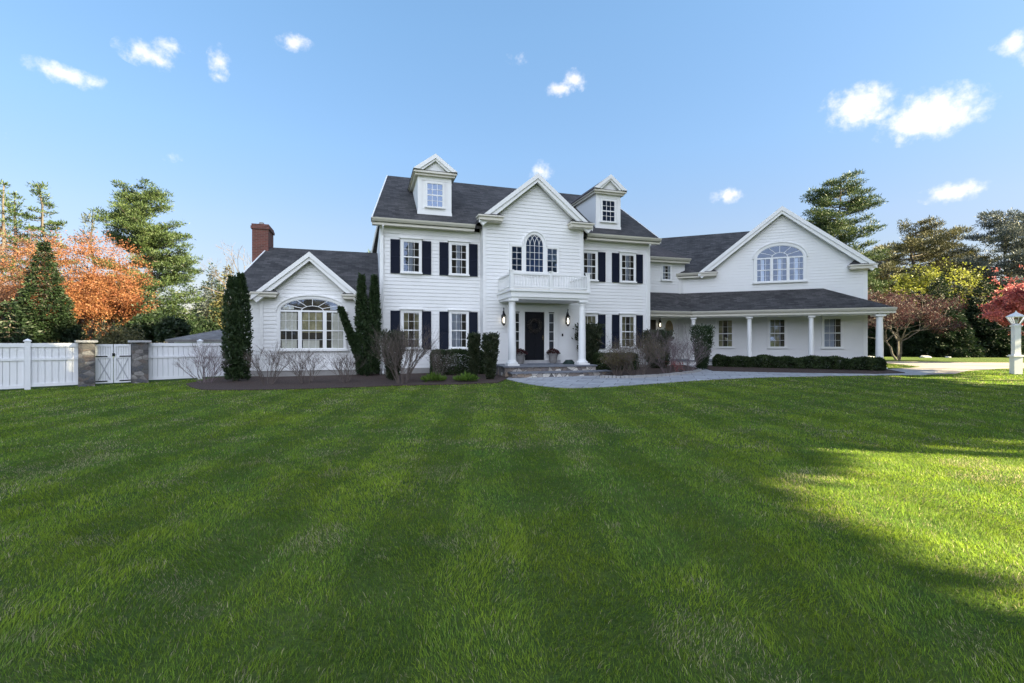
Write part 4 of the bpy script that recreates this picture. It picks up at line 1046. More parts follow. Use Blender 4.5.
def bare_shrub(x, y, h, rad, m, seed, label, stems=11, depth=5, name='bare_shrub', leaves=None, group=None, thick=.011):
    r = random.Random(seed); t = new_tree(name, x, y, label=label, cat='shrub', group=group); z0 = hgt(y)+.04; mb = MB(); tips = []
    def grow(p, d, L, q, dep):
        p1 = p+d*L; mid = p.lerp(p1, .5)+Vector((r.uniform(-1, 1), r.uniform(-1, 1), r.uniform(-1, 1)))*L*.07
        mb.tube([p, mid, p1], [q, q*.85, q*.68], 4 if dep < 2 else 3, caps=False)
        tips.append(tuple(p1))
        if dep >= depth: return
        for i in range(r.choice((2, 2, 3))):
            nd = (d+Vector((r.uniform(-1, 1), r.uniform(-1, 1), r.uniform(-.35, .75)))*.55).normalized()
            grow(p.lerp(p1, r.uniform(.6, 1)), nd, L*r.uniform(.6, .92), q*.66, dep+1)
    for s in range(stems):
        a = r.uniform(0, 6.28); o = r.uniform(.1, 1)*rad/h
        d = Vector((math.cos(a)*o, math.sin(a)*o, 1)).normalized()
        grow(Vector((x+math.cos(a)*rad*.12, y+math.sin(a)*rad*.12, z0-.05)), d, h*r.uniform(.27, .40), thick*r.uniform(.7, 1.2), 0)
    mb.build('branches', m, t, recalc=False)
    if leaves:
        rng = np.random.default_rng(seed); T = np.array(tips); T = np.repeat(T, leaves[1], 0)+rng.normal(0, .05, (len(T)*leaves[1], 3))
        leaf_object('foliage', T, rng.normal(0, 1, T.shape), leaves[2], 1.8, rng.uniform(0, 1, len(T)), leaves[0], t, rng)
    return t

L_PINE = leafmat('pine_needles', [(.026,.048,.018), (.054,.086,.026), (.095,.125,.042)], .22)
L_PINEB = leafmat('olive_needles', [(.048,.055,.022), (.088,.086,.034), (.14,.12,.05)], .22)
L_BLUE = leafmat('blue_green_needles', [(.044,.056,.052), (.075,.09,.082), (.11,.125,.11)], .2)
L_DARK = leafmat('dark_evergreen', [(.007,.016,.007), (.014,.029,.010), (.028,.050,.015)], .15)
L_ARB = leafmat('arborvitae_green', [(.014,.030,.012), (.028,.054,.018), (.050,.075,.028)], .12)
L_YEW = leafmat('yew_green', [(.018,.028,.014), (.032,.048,.020), (.07,.072,.04)], .12)
L_BOX = leafmat('boxwood_green', [(.012,.024,.008), (.028,.050,.014), (.055,.080,.026)], .15)
L_ORANGE = leafmat('orange_buds', [(.16,.052,.030), (.25,.088,.040), (.28,.135,.055), (.21,.082,.055)], .4)
L_PINK = leafmat('pink_orange_buds', [(.12,.055,.042), (.19,.10,.07), (.15,.068,.05)], .4)
L_RED = leafmat('crimson_leaves', [(.24,.05,.055), (.42,.12,.12), (.50,.21,.19)], .4)
L_PURPLE = leafmat('purple_leaves', [(.040,.015,.018), (.070,.028,.032), (.10,.045,.045)], .3)
L_LIME = leafmat('yellow_green_leaves', [(.13,.15,.025), (.24,.25,.04), (.33,.33,.07)], .45)
L_BRONZE = leafmat('bronze_leaves', [(.09,.06,.035), (.15,.11,.05), (.12,.13,.045)], .3)
L_FRESH = leafmat('fresh_green_leaves', [(.07,.14,.02), (.12,.21,.03), (.18,.27,.05)], .35)
L_MUM = leafmat('dark_red_flowers', [(.035,.008,.012), (.07,.015,.02), (.03,.03,.015)], .2)
L_WREATH = leafmat('dried_wreath_leaves', [(.02,.02,.018), (.05,.045,.04), (.20,.18,.17)], .1)

# ------------------------------------------------------------------ fence, gate, pillars
FZ = 1.50
def fu(px):
    t = (px-512)/F; o = FF.o; c, s = FF.c, FF.s
    return (t*o[1]-o[0])/(c-t*s)
def fence(u0, u1, posts, label, bow=None):
    e = empty('fence', FF.p((u0+u1)/2, 0, .05), label=label, cat='fence')
    us = [u0]+posts+[u1]
    for i in range(len(us)-1):
        a, b = us[i]+(.07 if i else 0), us[i+1]-(.07 if i < len(us)-2 else 0)
        if b-a < .1: continue
        zz = lambda u: hgt(FF.p(u, 0, 0)[1])
        zb = zz((a+b)/2)
        mb = MB(); n = max(1, round((b-a)/.15)); w_ = (b-a)/n
        for k in range(n): mb.box(FF, a+k*w_+.006, a+(k+1)*w_-.006, -.016, .016, zb+.10, FZ-.09)
        mb.box(FF, a, b, .024, .034, zb+.10, FZ-.09)
        mb.build('panel', M_VINYL, e)
        for (z0, z1, hw) in ((FZ-.12, FZ, .045), (zb+.07, zb+.17, .04), (FZ-.53, FZ-.45, .045)):
            mb = MB(); mb.box(FF, a, b, -hw, hw, z0, z1); mb.build('fence_rail', M_VINYL, e)
    for u in posts:
        zb = hgt(FF.p(u, 0, 0)[1]); mb = MB(); mb.box(FF, u-.068, u+.068, -.068, .068, zb-.05, FZ+.05); mb.build('fence_post', M_VINYL, e)
        mb = MB(); mb.box(FF, u-.09, u+.09, -.09, .09, FZ+.05, FZ+.085); mb.quad(FF.p(u-.08,-.08,FZ+.085), FF.p(u+.08,-.08,FZ+.085), FF.p(u, 0, FZ+.14)); mb.quad(FF.p(u+.08,-.08,FZ+.085), FF.p(u+.08,.08,FZ+.085), FF.p(u, 0, FZ+.14)); mb.quad(FF.p(u+.08,.08,FZ+.085), FF.p(u-.08,.08,FZ+.085), FF.p(u, 0, FZ+.14)); mb.quad(FF.p(u-.08,.08,FZ+.085), FF.p(u-.08,-.08,FZ+.085), FF.p(u, 0, FZ+.14)); mb.build('post_cap', M_VINYL, e)
    return e
g0, g1, g2, g3 = fu(78), fu(94.5), fu(131.5), fu(147.5)
fence(-7.5, g0+.02, [-5.0, -2.4, fu(27.5)], 'white vinyl fence at the far left, ending at the left stone gate pillar')
fence(g3-.02, 6.35, [fu(200)], 'white vinyl fence between the right stone gate pillar and the house')
for (a, b, s) in ((g0, g1, 'left'), (g2, g3, 'right')):
    e = empty('stone_pillar', FF.p((a+b)/2, 0, .05), label='brown fieldstone gate pillar with flat grey cap, %s of the white gate' % s, cat='pillar', group='stone pillars beside the gate')
    mb = MB(); mb.box(FF, a, b, -.24, .24, -.1, FZ+.02); mb.build('stone_shaft', M_PILLAR, e)
    mb = MB(); mb.box(FF, a-.07, b+.07, -.31, .31, FZ+.02, FZ+.09); mb.build('pillar_cap', M_CAPS, e)
ge = empty('gate', FF.p((g1+g2)/2, 0, .05), label='white double gate with crossed braces and black hinges between two stone pillars', cat='gate')
gm = (g1+g2)/2
for (a, b) in ((g1+.02, gm-.01), (gm+.01, g2-.02)):
    mb = MB(); n = 7; w_ = (b-a)/n
    for k in range(n): mb.box(FF, a+k*w_+.003, a+(k+1)*w_-.003, -.010, .010, .2, FZ-.1)
    mb.box(FF, a, a+.06, -.03, .03, .17, FZ-.04); mb.box(FF, b-.06, b, -.03, .03, .17, FZ-.04)
    for z in (.17, 1.0, FZ-.12): mb.box(FF, a+.06, b-.06, -.03, .03, z, z+.08)
    lf = mb.build('gate_leaf', M_VINYL, ge)
    mb = MB(); mb.strip(FF, [(a+.07, .27), (b-.07, .98)], .03, -.024, -.012); mb.strip(FF, [(a+.07, .98), (b-.07, .27)], .03, -.023, -.0125); mb.build('cross_brace', mat('grey_vinyl', (.42,.43,.46), .5), lf)
for (a, s) in ((g1+.02, 1), (g2-.02, -1)):
    for z in (.22, 1.04):
        mb = MB(); q = sorted((a, a+s*.30)); mb.box(FF, q[0], q[1], -.045, -.031, z, z+.035); mb.build('hinge', M_IRON, ge)
mb = MB(); mb.box(FF, gm-.035, gm+.035, -.06, -.031, 1.06, 1.16); mb.build('latch', M_IRON, ge)

# neighbour's low outbuilding behind the fence
SF = Frame(-18.9, 25.6, 8)
e = empty('pool_house', SF.p(2.6, 2, .3), label='low white outbuilding with shallow grey hip roof behind the fence', cat='shed')
mb = MB(); mb.box(SF, .3, 5.6, .3, 4.2, .2, 1.64); mb.build('wall', M_SIDE, e)
multiroof([[SF.p(0,0,1.66), SF.p(5.9,0,1.66), SF.p(4.4,2.2,2.26), SF.p(1.8,2.2,2.26)], [SF.p(5.9,0,1.66), SF.p(5.9,4.4,1.66), SF.p(4.4,2.2,2.26)], [SF.p(0,4.4,1.66), SF.p(0,0,1.66), SF.p(1.8,2.2,2.26)], [SF.p(5.9,4.4,1.66), SF.p(0,4.4,1.66), SF.p(1.8,2.2,2.26), SF.p(4.4,2.2,2.26)]], parent=e, m=shingle('grey_shingles', (.17,.165,.165), (.13,.125,.125)))

# ------------------------------------------------------------------ shrubs by the house
a1 = lambda q: .34*(math.sin(math.pi*min(1, .12+q*.5))**.6)*(1-max(0, q-.55)/.45*.72)
def vp(px, py): return gp(px, py)
x, y = vp(236, 382)
column_shrub(x, y-.1, 3.72, lambda q: .29*(1-(2*abs(q-.40)/1.5)**2)*(1-max(0, q-.8)*2.0), L_ARB, 11, 'tall dark green double-topped arborvitae at the left corner of the house', n=11000, stems=((-.02, 0, -.06, 0, .97), (.20, .05, .0, 0, 1.0)), leaf=.10, name='arborvitae')
x, y = MF.p(-.42, -.55, 0)[:2]
column_shrub(x-.02, y, 3.95, lambda q: .21*(1-max(0, q-.6)*1.7), L_ARB, 12, 'slender twin-stemmed arborvitae against the corner between left wing and main block', n=11000, stems=((-.24, 0, -.04, 0, .99), (.16, .05, .06, 0, .99)), leaf=.11)
column_shrub(x-.10, y-.1, 2.65, lambda q: .10*(1-max(0, q-.55)*1.5)+.03, L_ARB, 13, 'arborvitae bough leaning sharply left in front of the arched window', n=5000, stems=((0, 0, -.95, -.15, 1.0),), leaf=.10)
vase = lambda q: .14+.20*min(1, q*1.35)
def yew(px, py, h, w_, seed, label, sc_=1.0, m=None):
    x, y = vp(px, py)
    column_shrub(x, y, h, lambda q: w_*(.45+.62*min(1, q*1.3)), m or L_YEW, seed, label, name='clipped_yew', n=5200, leaf=.085, group=None, noise=.16, bark=M_TWIG)
yew(393, 380.5, 1.72, .34, 21, 'upright clipped yew at the foot of the main block corner beside a bare shrub')
yew(474, 379.5, 1.62, .17, 22, 'narrow clipped yew, left one of the pair beside the entrance portico')
yew(490.5, 380, 1.62, .24, 23, 'vase-shaped clipped yew nearest the left portico column')
x, y = MF.p(8.95, -.95, 0)[:2]
column_shrub(x, y, 2.05, lambda q: .22+.28*min(1, q*1.3), L_YEW, 24, 'bushy green yew standing behind the right portico column', name='clipped_yew', n=6500, leaf=.10, noise=.2)
x, y = MF.p(12.62, -.75, 0)[:2]
column_shrub(x, y, 1.75, lambda q: .36+.22*min(1, q*1.3), L_YEW, 25, 'broad dark yew against the right corner of the main block', name='clipped_yew', n=7500, leaf=.10, noise=.18)
yew(702, 370.0, 1.98, .40, 26, 'inverted-cone clipped yew standing alone before the side porch', m=L_ARB)
hedge(MF, 2.0, 4.10, -1.25, -.45, .92, L_BOX, 31, 'low dark boxwood hedge under the left pair of ground floor windows', n=15000)
hedge(MF, 9.0, 11.1, -1.55, -.55, .72, L_BOX, 32, 'low boxwood hedge under the right ground floor windows beside the steps', n=15000)
hedge(WF, -7.05, -.15, PB-.75, PB-.02, .50, L_BOX, 33, 'long low clipped hedge along the front of the side porch', n=30000, lumps=.12, leaf=.08)
def bs(px, py, h, rad, m, seed, label, **k): x, y = vp(px, py); bare_shrub(x, y, h, rad, m, seed, label, **k)
bs(206, 383.5, 1.30, 1.25, M_TWIGP, 41, 'sprawling bare mauve-twigged shrub in front of the white fence', stems=17)
bs(268, 385.0, 1.25, 1.0, M_TWIG, 42, 'bare grey shrub to the right of the tall corner arborvitae', stems=15)
bs(306, 384.0, 1.15, 1.05, M_TWIG, 43, 'bare grey shrub directly below the big arched window', stems=15)
bs(345, 383.0, 1.05, .9, M_TWIG, 44, 'small bare shrub beneath the right edge of the arched window', stems=13)
bs(402, 384.0, 1.85, 1.15, M_TWIG, 45, 'large many-stemmed bare shrub before the left corner of the main block', stems=22, thick=.015)
bs(436, 381.5, 1.25, .7, M_TWIG, 46, 'bare shrub among the low hedge under the left windows', stems=10)
bs(637, 376.8, 1.55, 1.45, M_TWIG, 47, 'wide tan-twigged shrub with few small leaves on the mulch island', stems=26, leaves=(L_BRONZE, 1, .035), thick=.011)
bs(617, 377.0, 1.0, .8, M_TWIG, 48, 'low brownish shrub at the left end of the mulch island', stems=18, leaves=(L_BRONZE, 2, .04))
bs(668, 374.3, 1.75, 1.2, M_TWIGP, 49, 'tall bare mauve shrub in front of the oval-windowed side door', stems=16)
bs(688, 373.2, 1.55, .95, M_TWIGP, 50, 'bare twiggy shrub at the right tip of the mulch island', stems=14)
x, y = vp(675, 374.8); 
bare_shrub(x, y, .62, .35, M_TWIG, 51, 'little shrub with a touch of red buds between the bare shrubs of the island', stems=9, depth=3, leaves=(L_RED, 3, .04))
def perennial(px, py, seed, label):
    x, y = vp(px, py); t = new_tree('perennial', x, y, label=label, cat='plant', group='fresh green perennials in the mulch bed'); rng = np.random.default_rng(seed)
    n = 420; a = rng.uniform(0, 6.28, n); q = rng.uniform(0, 1, n)**.6
    P = np.stack([x+np.cos(a)*q*.36, y+np.sin(a)*q*.30, hgt(y)+.05+rng.uniform(0, .16, n)*(1.2-q)], 1)
    D = np.stack([np.cos(a)*q, np.sin(a)*q, np.full(n, .8)], 1)
    leaf_object('foliage', P, D, .17, 4, rng.uniform(0, 1, n), L_FRESH, t, rng, spread=.3)
perennial(434, 382.0, 61, 'fresh green perennial clump, left one of two in front of the low hedge')
perennial(466, 382.2, 62, 'fresh green perennial clump, right one of two, by the narrow yew')

# ------------------------------------------------------------------ things at the entrance
def planter(u, v, seed, label):
    x, y, _ = MF.p(u, v, 0); e = empty('flower_pot', (x, y, .60), label=label, cat='flower pot', group='potted flowers beside the front door')
    mb = MB(); mb.lathe((x, y, .60), [(.12, 0), (.14, .03), (.15, .05), (.20, .36), (.235, .38), (.235, .44), (.20, .45)], 18); mb.build('pot', M_TERRA, e, smooth=False)
    mb = MB(); mb.lathe((x, y, .60), [(.20, .40), (.19, .42), (.02, .43)], 14); mb.build('soil', M_MULCH, e)
    rng = np.random.default_rng(seed); n = 900; d = rng.normal(0, 1, (n, 3)); d /= np.linalg.norm(d, axis=1)[:, None]; d[:, 2] = np.abs(d[:, 2])
    P = np.array([x, y, 1.02])+d*np.array([.27, .27, .20])*rng.uniform(.7, 1.05, n)[:, None]
    leaf_object('flowers', P, d, .05, 1.5, rng.uniform(0, 1, n), L_MUM, e, rng)
planter(5.72, -.98, 71, 'grey pot of dark flowers left of the front door, half behind the column')
planter(7.22, -.98, 72, 'grey pot of dark flowers right of the front door')
e = empty('wreath', MF.p(6.475, BV-.06, 2.2), label='round dried-leaf wreath hanging on the black front door', cat='wreath')
rng = np.random.default_rng(5); n = 1500; a = rng.uniform(0, 6.28, n); b = rng.uniform(0, 6.28, n); rr_ = .25+np.cos(b)*.07
P = np.array([MF.p(6.475+math.cos(i)*j, BV-.10-math.sin(k)*.04, 2.24+math.sin(i)*j) for i, j, k in zip(a, rr_, b)])
leaf_object('leaves', P, rng.normal(0, 1, (n, 3)), .06, 2, rng.beta(1, 2.2, n), L_WREATH, e, rng)
mb = MB(); mb.tube([MF.p(6.475+.25*math.cos(i*math.pi/12), BV-.10, 2.24+.25*math.sin(i*math.pi/12)) for i in range(25)], [.02]*25, 6); mb.build('ring', M_TWIG, e)
# door mat and folded dark bundle on the landing
mb = MB(); mb.box(MF, 6.0, 7.0, -1.75, -1.1, .601, .622); mb.build('door_mat', mat('blue_grey_mat', (.10,.12,.15), .95, noise=(40,.2,(.16,.18,.20))), label='flat blue-grey door mat on the stone landing before the black door', cat='door mat')
rng = np.random.default_rng(9)
mb = MB(); c = MF.p(7.62, -1.75, .60)
for i in range(5):
    rr2 = .26-.03*i; mb.tube([(c[0]+rr2*math.cos(k*math.pi/12), c[1]+rr2*math.sin(k*math.pi/12)*.8, .625+.034*i) for k in range(25)], [.018]*25, 6, caps=False)
mb.build('garden_hose', mat('dark_green_rubber', (.012,.035,.028), .5), smooth=True, label='dark green hose coiled in a low heap on the landing beside the right column', cat='hose')
# lamp post by the drive
lx, ly = vp(1016, 374); LF = Frame(lx, ly, -15); lz = hgt(ly)
e = empty('lamp_post', (lx, ly, lz), label='white square lamp post with a glass lantern beside the driveway', cat='lamp post')
mb = MB(); mb.box(LF, -.14, .14, -.14, .14, lz-.1, lz+.72); mb.box(LF, -.19, .19, -.19, .19, lz+.72, lz+.77); mb.box(LF, -.16, .16, -.16, .16, lz+.77, lz+.80); mb.build('post_base', M_TRIM, e)
mb = MB(); mb.box(LF, -.105, .105, -.105, .105, lz+.80, lz+1.98); mb.box(LF, -.14, .14, -.14, .14, lz+1.98, lz+2.03); mb.build('post_shaft', M_TRIM, e)
mb = MB(); c = (lx, ly, lz+2.03)
mb.lathe(c, [(.16, 0), (.16, .03), (.10, .05), (.12, .07)], 6); mb.lathe(c, [(.31, .34), (.33, .36), (.18, .46), (.07, .52), (.03, .56), (.01, .62)], 6)
for k in range(6):
    an = math.pi*k/3; mb.tube([(lx+.13*math.cos(an), ly+.13*math.sin(an), lz+2.09), (lx+.30*math.cos(an), ly+.30*math.sin(an), lz+2.38)], [.012, .012], 4)
mb.build('lantern_frame', M_TRIM, e)
mb = MB(); mb.tube([(lx, ly, lz+2.10), (lx, ly, lz+2.375)], [.12, .285], 6, caps=False); mb.build('lantern_glass', M_GLASS, e)
mb = MB(); mb.lathe((lx, ly, lz+2.06), [(.02, 0), (.02, .10), (.035, .13), (.04, .18), (.02, .24)], 8); mb.build('bulb', mat('frosted_bulb', (.7,.68,.6), .3), e)

# ------------------------------------------------------------------ trees
def at(px, d): return ((px-512)/F*d, d)
# left background
x, y = at(86, 31); broadleaf(x, y, 8.2, 1.5, 4.0, L_ORANGE, 101, 'large orange-budded tree glowing behind the fence and gate', name='budding_tree', depth=6, per=30, leaf=.095, clump=.42, stems=3, trunkr=.12, asc=.15, bark=M_TWIG, fillin=760)
x, y = at(18, 34); broadleaf(x, y, 9.2, 1.5, 4.6, L_PINK, 102, 'pinkish-brown budding tree at the far left edge behind the dark conifer', name='budding_tree', depth=6, per=24, leaf=.10, clump=.42, stems=3, trunkr=.12, asc=.15, bark=M_TWIG, fillin=760)
x, y = at(44, 27); conifer(x, y, 6.9, 1.95, L_DARK, 103, 'dense dark green cone-shaped conifer in front of the orange tree', step=.26, per=60, leaf=.15)
x, y = at(10, 25); conifer(x, y, 3.3, 1.6, L_DARK, 104, 'short broad dark conifer behind the leftmost fence panel')
x, y = at(118, 26.5); broadleaf(x, y, 2.1, .5, 1.2, L_PINEB, 105, 'low leafy green shrub peeking over the gate under the orange tree', name='leafy_shrub', cat='shrub', depth=4, per=18, leaf=.12, stems=3, trunkr=.04, fillin=80, clump=.3)
x, y = at(146, 46); pine(x, y, 15.9, .13, 4.0, L_PINE, 106, 'biggest broad pine with sunlit plates of needles left of the house', nb=120, per=46, leaf=.27, clump=.66, up=.2, prof=lambda q: (.72+.34*math.sin(math.pi*min(1, q*.95+.02)))*(1-.30*q**3))
x, y = at(93, 50); pine(x, y, 15.3, .25, 3.6, L_BLUE, 107, 'thin half-bare spruce just left of the biggest pine', nb=36, per=10, leaf=.4, clump=.5, up=-.05, name='spruce_tree', prof=lambda q: (1-q)*.9+.1, hole=.2)
for i, (px, d, h, sd_, lb) in enumerate(((38, 52, 18.9, 108, 'tall sparse spruce above the orange tree, third from the left edge'), (15, 53, 18.3, 109, 'tall sparse spruce second from the left edge'), (4, 50, 18.4, 110, 'tall sparse spruce cut by the left edge'))):
    x, y = at(px, d); pine(x, y, h, .35, 4.3 if i == 0 else 3.0, L_PINE, sd_, lb, nb=60 if i == 0 else 40, per=15, leaf=.36, clump=.5, up=.0, name='spruce_tree', prof=lambda q: (1-q)*.85+.12, hole=.08)
for i, (px, d, h, rr2, sd_, lb) in enumerate(((172, 34, 7.0, 2.0, 111, 'dark open evergreen behind the fence, right of the biggest pine'), (198, 36, 7.5, 2.1, 112, 'dark ragged evergreen standing behind the low outbuilding'), (160, 31, 4.6, 1.4, 113, 'small dark evergreen beneath the biggest pine'))):
    x, y = at(px, d); broadleaf(x, y, h, .8, rr2, L_DARK, sd_, lb, name='evergreen_tree', depth=6, per=18, leaf=.16, clump=.36, stems=2, trunkr=.08, fillin=45)
for i, (px, d, h, rr2, sd_, lb, m_) in enumerate(((214, 60, 10.5, 2.6, 114, 'distant narrow conifer beside the tall corner arborvitae', L_BLUE), (228, 55, 9.9, 2.8, 115, 'distant olive green conifer behind the tall corner arborvitae', L_PINEB), (205, 64, 9.3, 2.6, 116, 'distant dark conifer in the gap between pine and house', L_DARK), (246, 58, 8.4, 2.4, 117, 'distant conifer half hidden by the left end of the house', L_PINEB))):
    x, y = at(px, d); conifer(x, y, h, rr2, m_, sd_, lb, per=12, leaf=.34, clump=.55, step=.5)
x, y = at(236, 45); broadleaf(x, y, 10.2, 3.5, 2.6, L_BRONZE, 118, 'faint bare deciduous tree behind the brick chimney', name='bare_tree', depth=6, per=0, stems=1, bark=M_TWIG, trunkr=.13)
# behind the house
x, y = at(392, 44); pine(x, y, 11.3, .35, 3.0, L_PINE, 119, 'pine mostly hidden behind the main block, a bough showing at its left edge', nb=30, per=22, leaf=.42, clump=.6)
x, y = at(838, 50); pine(x, y, 18.8, .22, 5.2, L_PINE, 120, 'tall wind-shaped pine rising behind the right gable', nb=100, per=44, leaf=.26, clump=.66, up=.14, lean=.3, prof=lambda q: (.95-.25*q)*(1-.5*max(0, q-.75)/.25)+.08*math.sin(q*30))
# right background
for i, (px, d, h, rr2, sd_, lb, m_, nb_) in enumerate(((915, 56, 15.2, 5.6, 121, 'round-topped olive pine behind the purple-leaved tree', L_PINEB, 70), (885, 54, 12.0, 4.2, 122, 'lower olive pine just right of the porch gable', L_PINEB, 46), (950, 60, 15.6, 4.6, 123, 'brownish pine between the round-topped pine and the blue-grey pine', L_PINEB, 50), (1002, 50, 15.2, 5.2, 124, 'blue-grey open pine on the far right behind the red tree', L_BLUE, 64), (1050, 54, 16.0, 5.0, 125, 'blue-grey pine cut by the right edge of the picture', L_BLUE, 50))):
    x, y = at(px, d); pine(x, y, h, .22, rr2, m_, sd_, lb, nb=nb_, per=34, leaf=.28, clump=.66, up=.2, prof=lambda q: (.65+.4*math.sin(math.pi*q))*(1-.55*max(0, q-.7)/.3))
x, y = at(935, 47); broadleaf(x, y, 9.0, 2.2, 4.6, L_LIME, 126, 'bright yellow-green tree above the row of dark conifers', name='leafy_tree', depth=6, per=16, leaf=.20, clump=.5, fillin=260, trunkr=.16)
x, y = at(985, 49); broadleaf(x, y, 8.3, 2.2, 3.6, L_BRONZE, 127, 'bronze half-leafed tree right of the yellow-green one', name='leafy_tree', depth=6, per=8, leaf=.20, clump=.5, trunkr=.14, bark=M_BARKP)
for i, (px, d, h, rr2, sd_) in enumerate(((872, 41, 5.2, 2.2, 131), (893, 42, 5.4, 2.3, 132), (915, 40, 5.5, 2.4, 133), (938, 39, 6.6, 2.6, 134), (962, 40, 5.9, 2.5, 135), (985, 39, 6.3, 2.7, 136), (1010, 40, 5.6, 2.6, 137), (1035, 39, 6.2, 2.7, 138), (1062, 40, 5.8, 2.6, 139), (850, 43, 5.0, 2.4, 140))):
    x, y = at(px, d)
    names = ['dark conifer seen between the corner porch column and the purple-leaved tree', 'dark conifer right behind the trunk of the purple-leaved tree', 'dark conifer just right of the purple-leaved tree trunk', 'tallest pointed dark conifer beneath the yellow-green tree', 'shorter dark conifer right of the tallest pointed one', 'broad dark conifer left of the lamp post', 'dark conifer directly behind the lamp post', 'dark conifer cut by the right edge behind the lamp post', 'dark conifer beyond the right edge of the picture', 'dark conifer hidden behind the porch wing']
    conifer(x, y, h, rr2, L_DARK, sd_, names[i], name='conifer', group='row of dark conifers beyond the driveway', per=34, leaf=.19, clump=.40, step=.34, shape=.9)
x, y = at(899, 31.8); broadleaf(x, y, 5.4, 1.45, 3.2, L_PURPLE, 128, 'spreading purple-leaved tree with pale forked trunk right of the porch', name='purple_leaved_tree', depth=6, per=5, leaf=.095, keep=.75, clump=.32, stems=3, trunkr=.085, bark=M_BARKP, rz=1.95, spreadang=.75, flatc=.7)
x, y = at(1040, 27); broadleaf(x, y, 6.3, 1.4, 2.4, L_RED, 129, 'bright crimson Japanese maple behind the lamp post at the right edge', name='red_maple', depth=6, per=16, leaf=.12, clump=.36, stems=2, trunkr=.09, bark=M_BARKP, rz=2.6, fillin=60, flatc=.5)
# boulders by the far lawn
for (px, s, sd_) in ((925, .28, 1), (948, .16, 2), (870, .22, 3)):
    x, y = gp(px, 357.6); r = random.Random(sd_)
    bm = bmesh.new(); bmesh.ops.create_icosphere(bm, subdivisions=2, radius=1)
    for v in bm.verts: v.co = Vector((v.co.x*s*1.5, v.co.y*s, v.co.z*s*.5))*r.uniform(.85, 1.15)
    me = bpy.data.meshes.new('boulder'); bm.to_mesh(me); bm.free(); me.materials.append(M_CAPS); o = bpy.data.objects.new('boulder', me); sc.collection.objects.link(o); o.location = (x, y, .3+s*.1)
    tag(o, {1: 'largest pale boulder at the foot of the dark conifers', 2: 'smallest pale boulder at the foot of the dark conifers', 3: 'pale boulder under the conifers near the porch corner'}[sd_], 'boulder')

# distant woods all round, far beyond everything
def woods():
    rng = np.random.default_rng(77); P = []; 
    for k in range(900):
        a = rng.uniform(0, 2*math.pi); d = rng.uniform(95, 150); P.append((math.cos(a)*d, math.sin(a)*d, 0))
    C, S = [], []
    for p in P:
        h = rng.uniform(5, 8.5) if p[1] > 0 else rng.uniform(8, 13)
        for j in range(5):
            C.append((p[0]+rng.normal(0, 1.8), p[1]+rng.normal(0, 1.8), h*(.1+.85*(j+.5)/5))); S.append(rng.uniform(2.0, 3.2)*(1.15-.12*j))
    Q, d, t = clump_points(C, S, 26, rng, .8)
    o = leaf_object('distant_woods', Q, d, 1.5, 1.4, t, leafmat('far_woods', [(.03,.035,.02), (.06,.06,.035), (.10,.085,.05)], .2), None, rng)
    tag(o, 'low band of distant mixed woods along the horizon', 'woods', kind='stuff')
woods()
# trees standing behind and beside the viewer: side rows are unseen blockers shaped for the shade, roadside ones show in the window glass
def unseen_side_tree(sx, wv, h, z0c, rad, seed, m, label, n=150, per=60, leaf=.62, name='unseen_shade_tree', boff=0):
    """unseen tall tree shaped to cast shade; crown between heights z0c and h"""
    ca, sa = math.cos(R(SUN_AZ)), math.sin(R(SUN_AZ))
    x, y = ca*sx-sa*wv, sa*sx+ca*wv
    r = random.Random(seed); rng = np.random.default_rng(seed)
    t = new_tree(name, x, y, label=label, cat='tree', group='unseen trees right of the lawn, shaped to cast its shade')
    mb = MB(); tr = limb(mb, (x-sa*boff, y+ca*boff, -.1), (x, y, z0c+.5), .26, .18, 8, 0, r, 4); limb(mb, (x, y, z0c+.4), (x, y, h*.95), .18, .03, 8, 0, r, 4)
    C, S = [], []
    for i in range(n):
        q = rng.uniform(0, 1); a = rng.uniform(0, 6.28); z = z0c+(h-z0c)*q
        rr2 = rad*(1-max(0, q-.6)/.4*.75)*(1 if q > .06 else .85)*math.sqrt(rng.uniform(0, 1))
        c = (x+math.cos(a)*rr2, y+math.sin(a)*rr2, z); C.append(c); S.append(rng.uniform(.7, 1.15))
        if i % 3 == 0: limb(mb, (x, y, max(z0c, z-rr2*.5)), c, .07, .02, 4, 0, None, 1)
    mb.build('trunk', M_BARK, t, recalc=False)
    P, d, ti = clump_points(C, S, per, rng, .8)
    leaf_object('crown', P, d, leaf, 1.6, ti, m, t, rng)
k = 0
for wv in np.arange(-14, 8.0, 3.1):
    unseen_side_tree(21.4+1.2*(k % 2), wv-(0 if wv > 7 else .7 if wv > 4 else 1.0 if wv > 1 else .3), 18.6 if wv < 5 else 23.2, (12.35 if wv > 4 else 9.3 if wv > 0 else 8.5), 2.35 if wv < 4 else 2.1, 300+k, L_PINE, 'unseen high-crowned pine set to shade the lawn, %s from the viewer' % ['first','second','third','fourth','fifth','sixth','seventh','eighth','ninth'][k], n=380, boff=(2.4 if wv > 7 else -4.0 if wv > 4 else -1.5 if wv > 1 else 0)); k += 1
j = 0
for wv in np.arange(11.5, 20.2, 2.8):
    unseen_side_tree(21+1.2*(j % 2), wv, 30.5 if wv > 13 else 25, .8 if wv < 19 else 8.5, 2.5, 330+j, L_DARK, 'dense unseen evergreen set to shade lawn and house, number %s of its row' % ['one','two','three','four','five'][j], n=360, name='unseen_shade_evergreen'); j += 1
j = 0
for wv in np.arange(21.9, 32, 3.1):
    unseen_side_tree(21+1.2*(j % 2), wv, 30.5, 8.2 if wv < 24 else 7.6, 2.6, 350+j, L_PINE, 'unseen very tall pine set to shade the house, %s of its row' % ['first','second','third','fourth','fifth'][j], n=280); j += 1
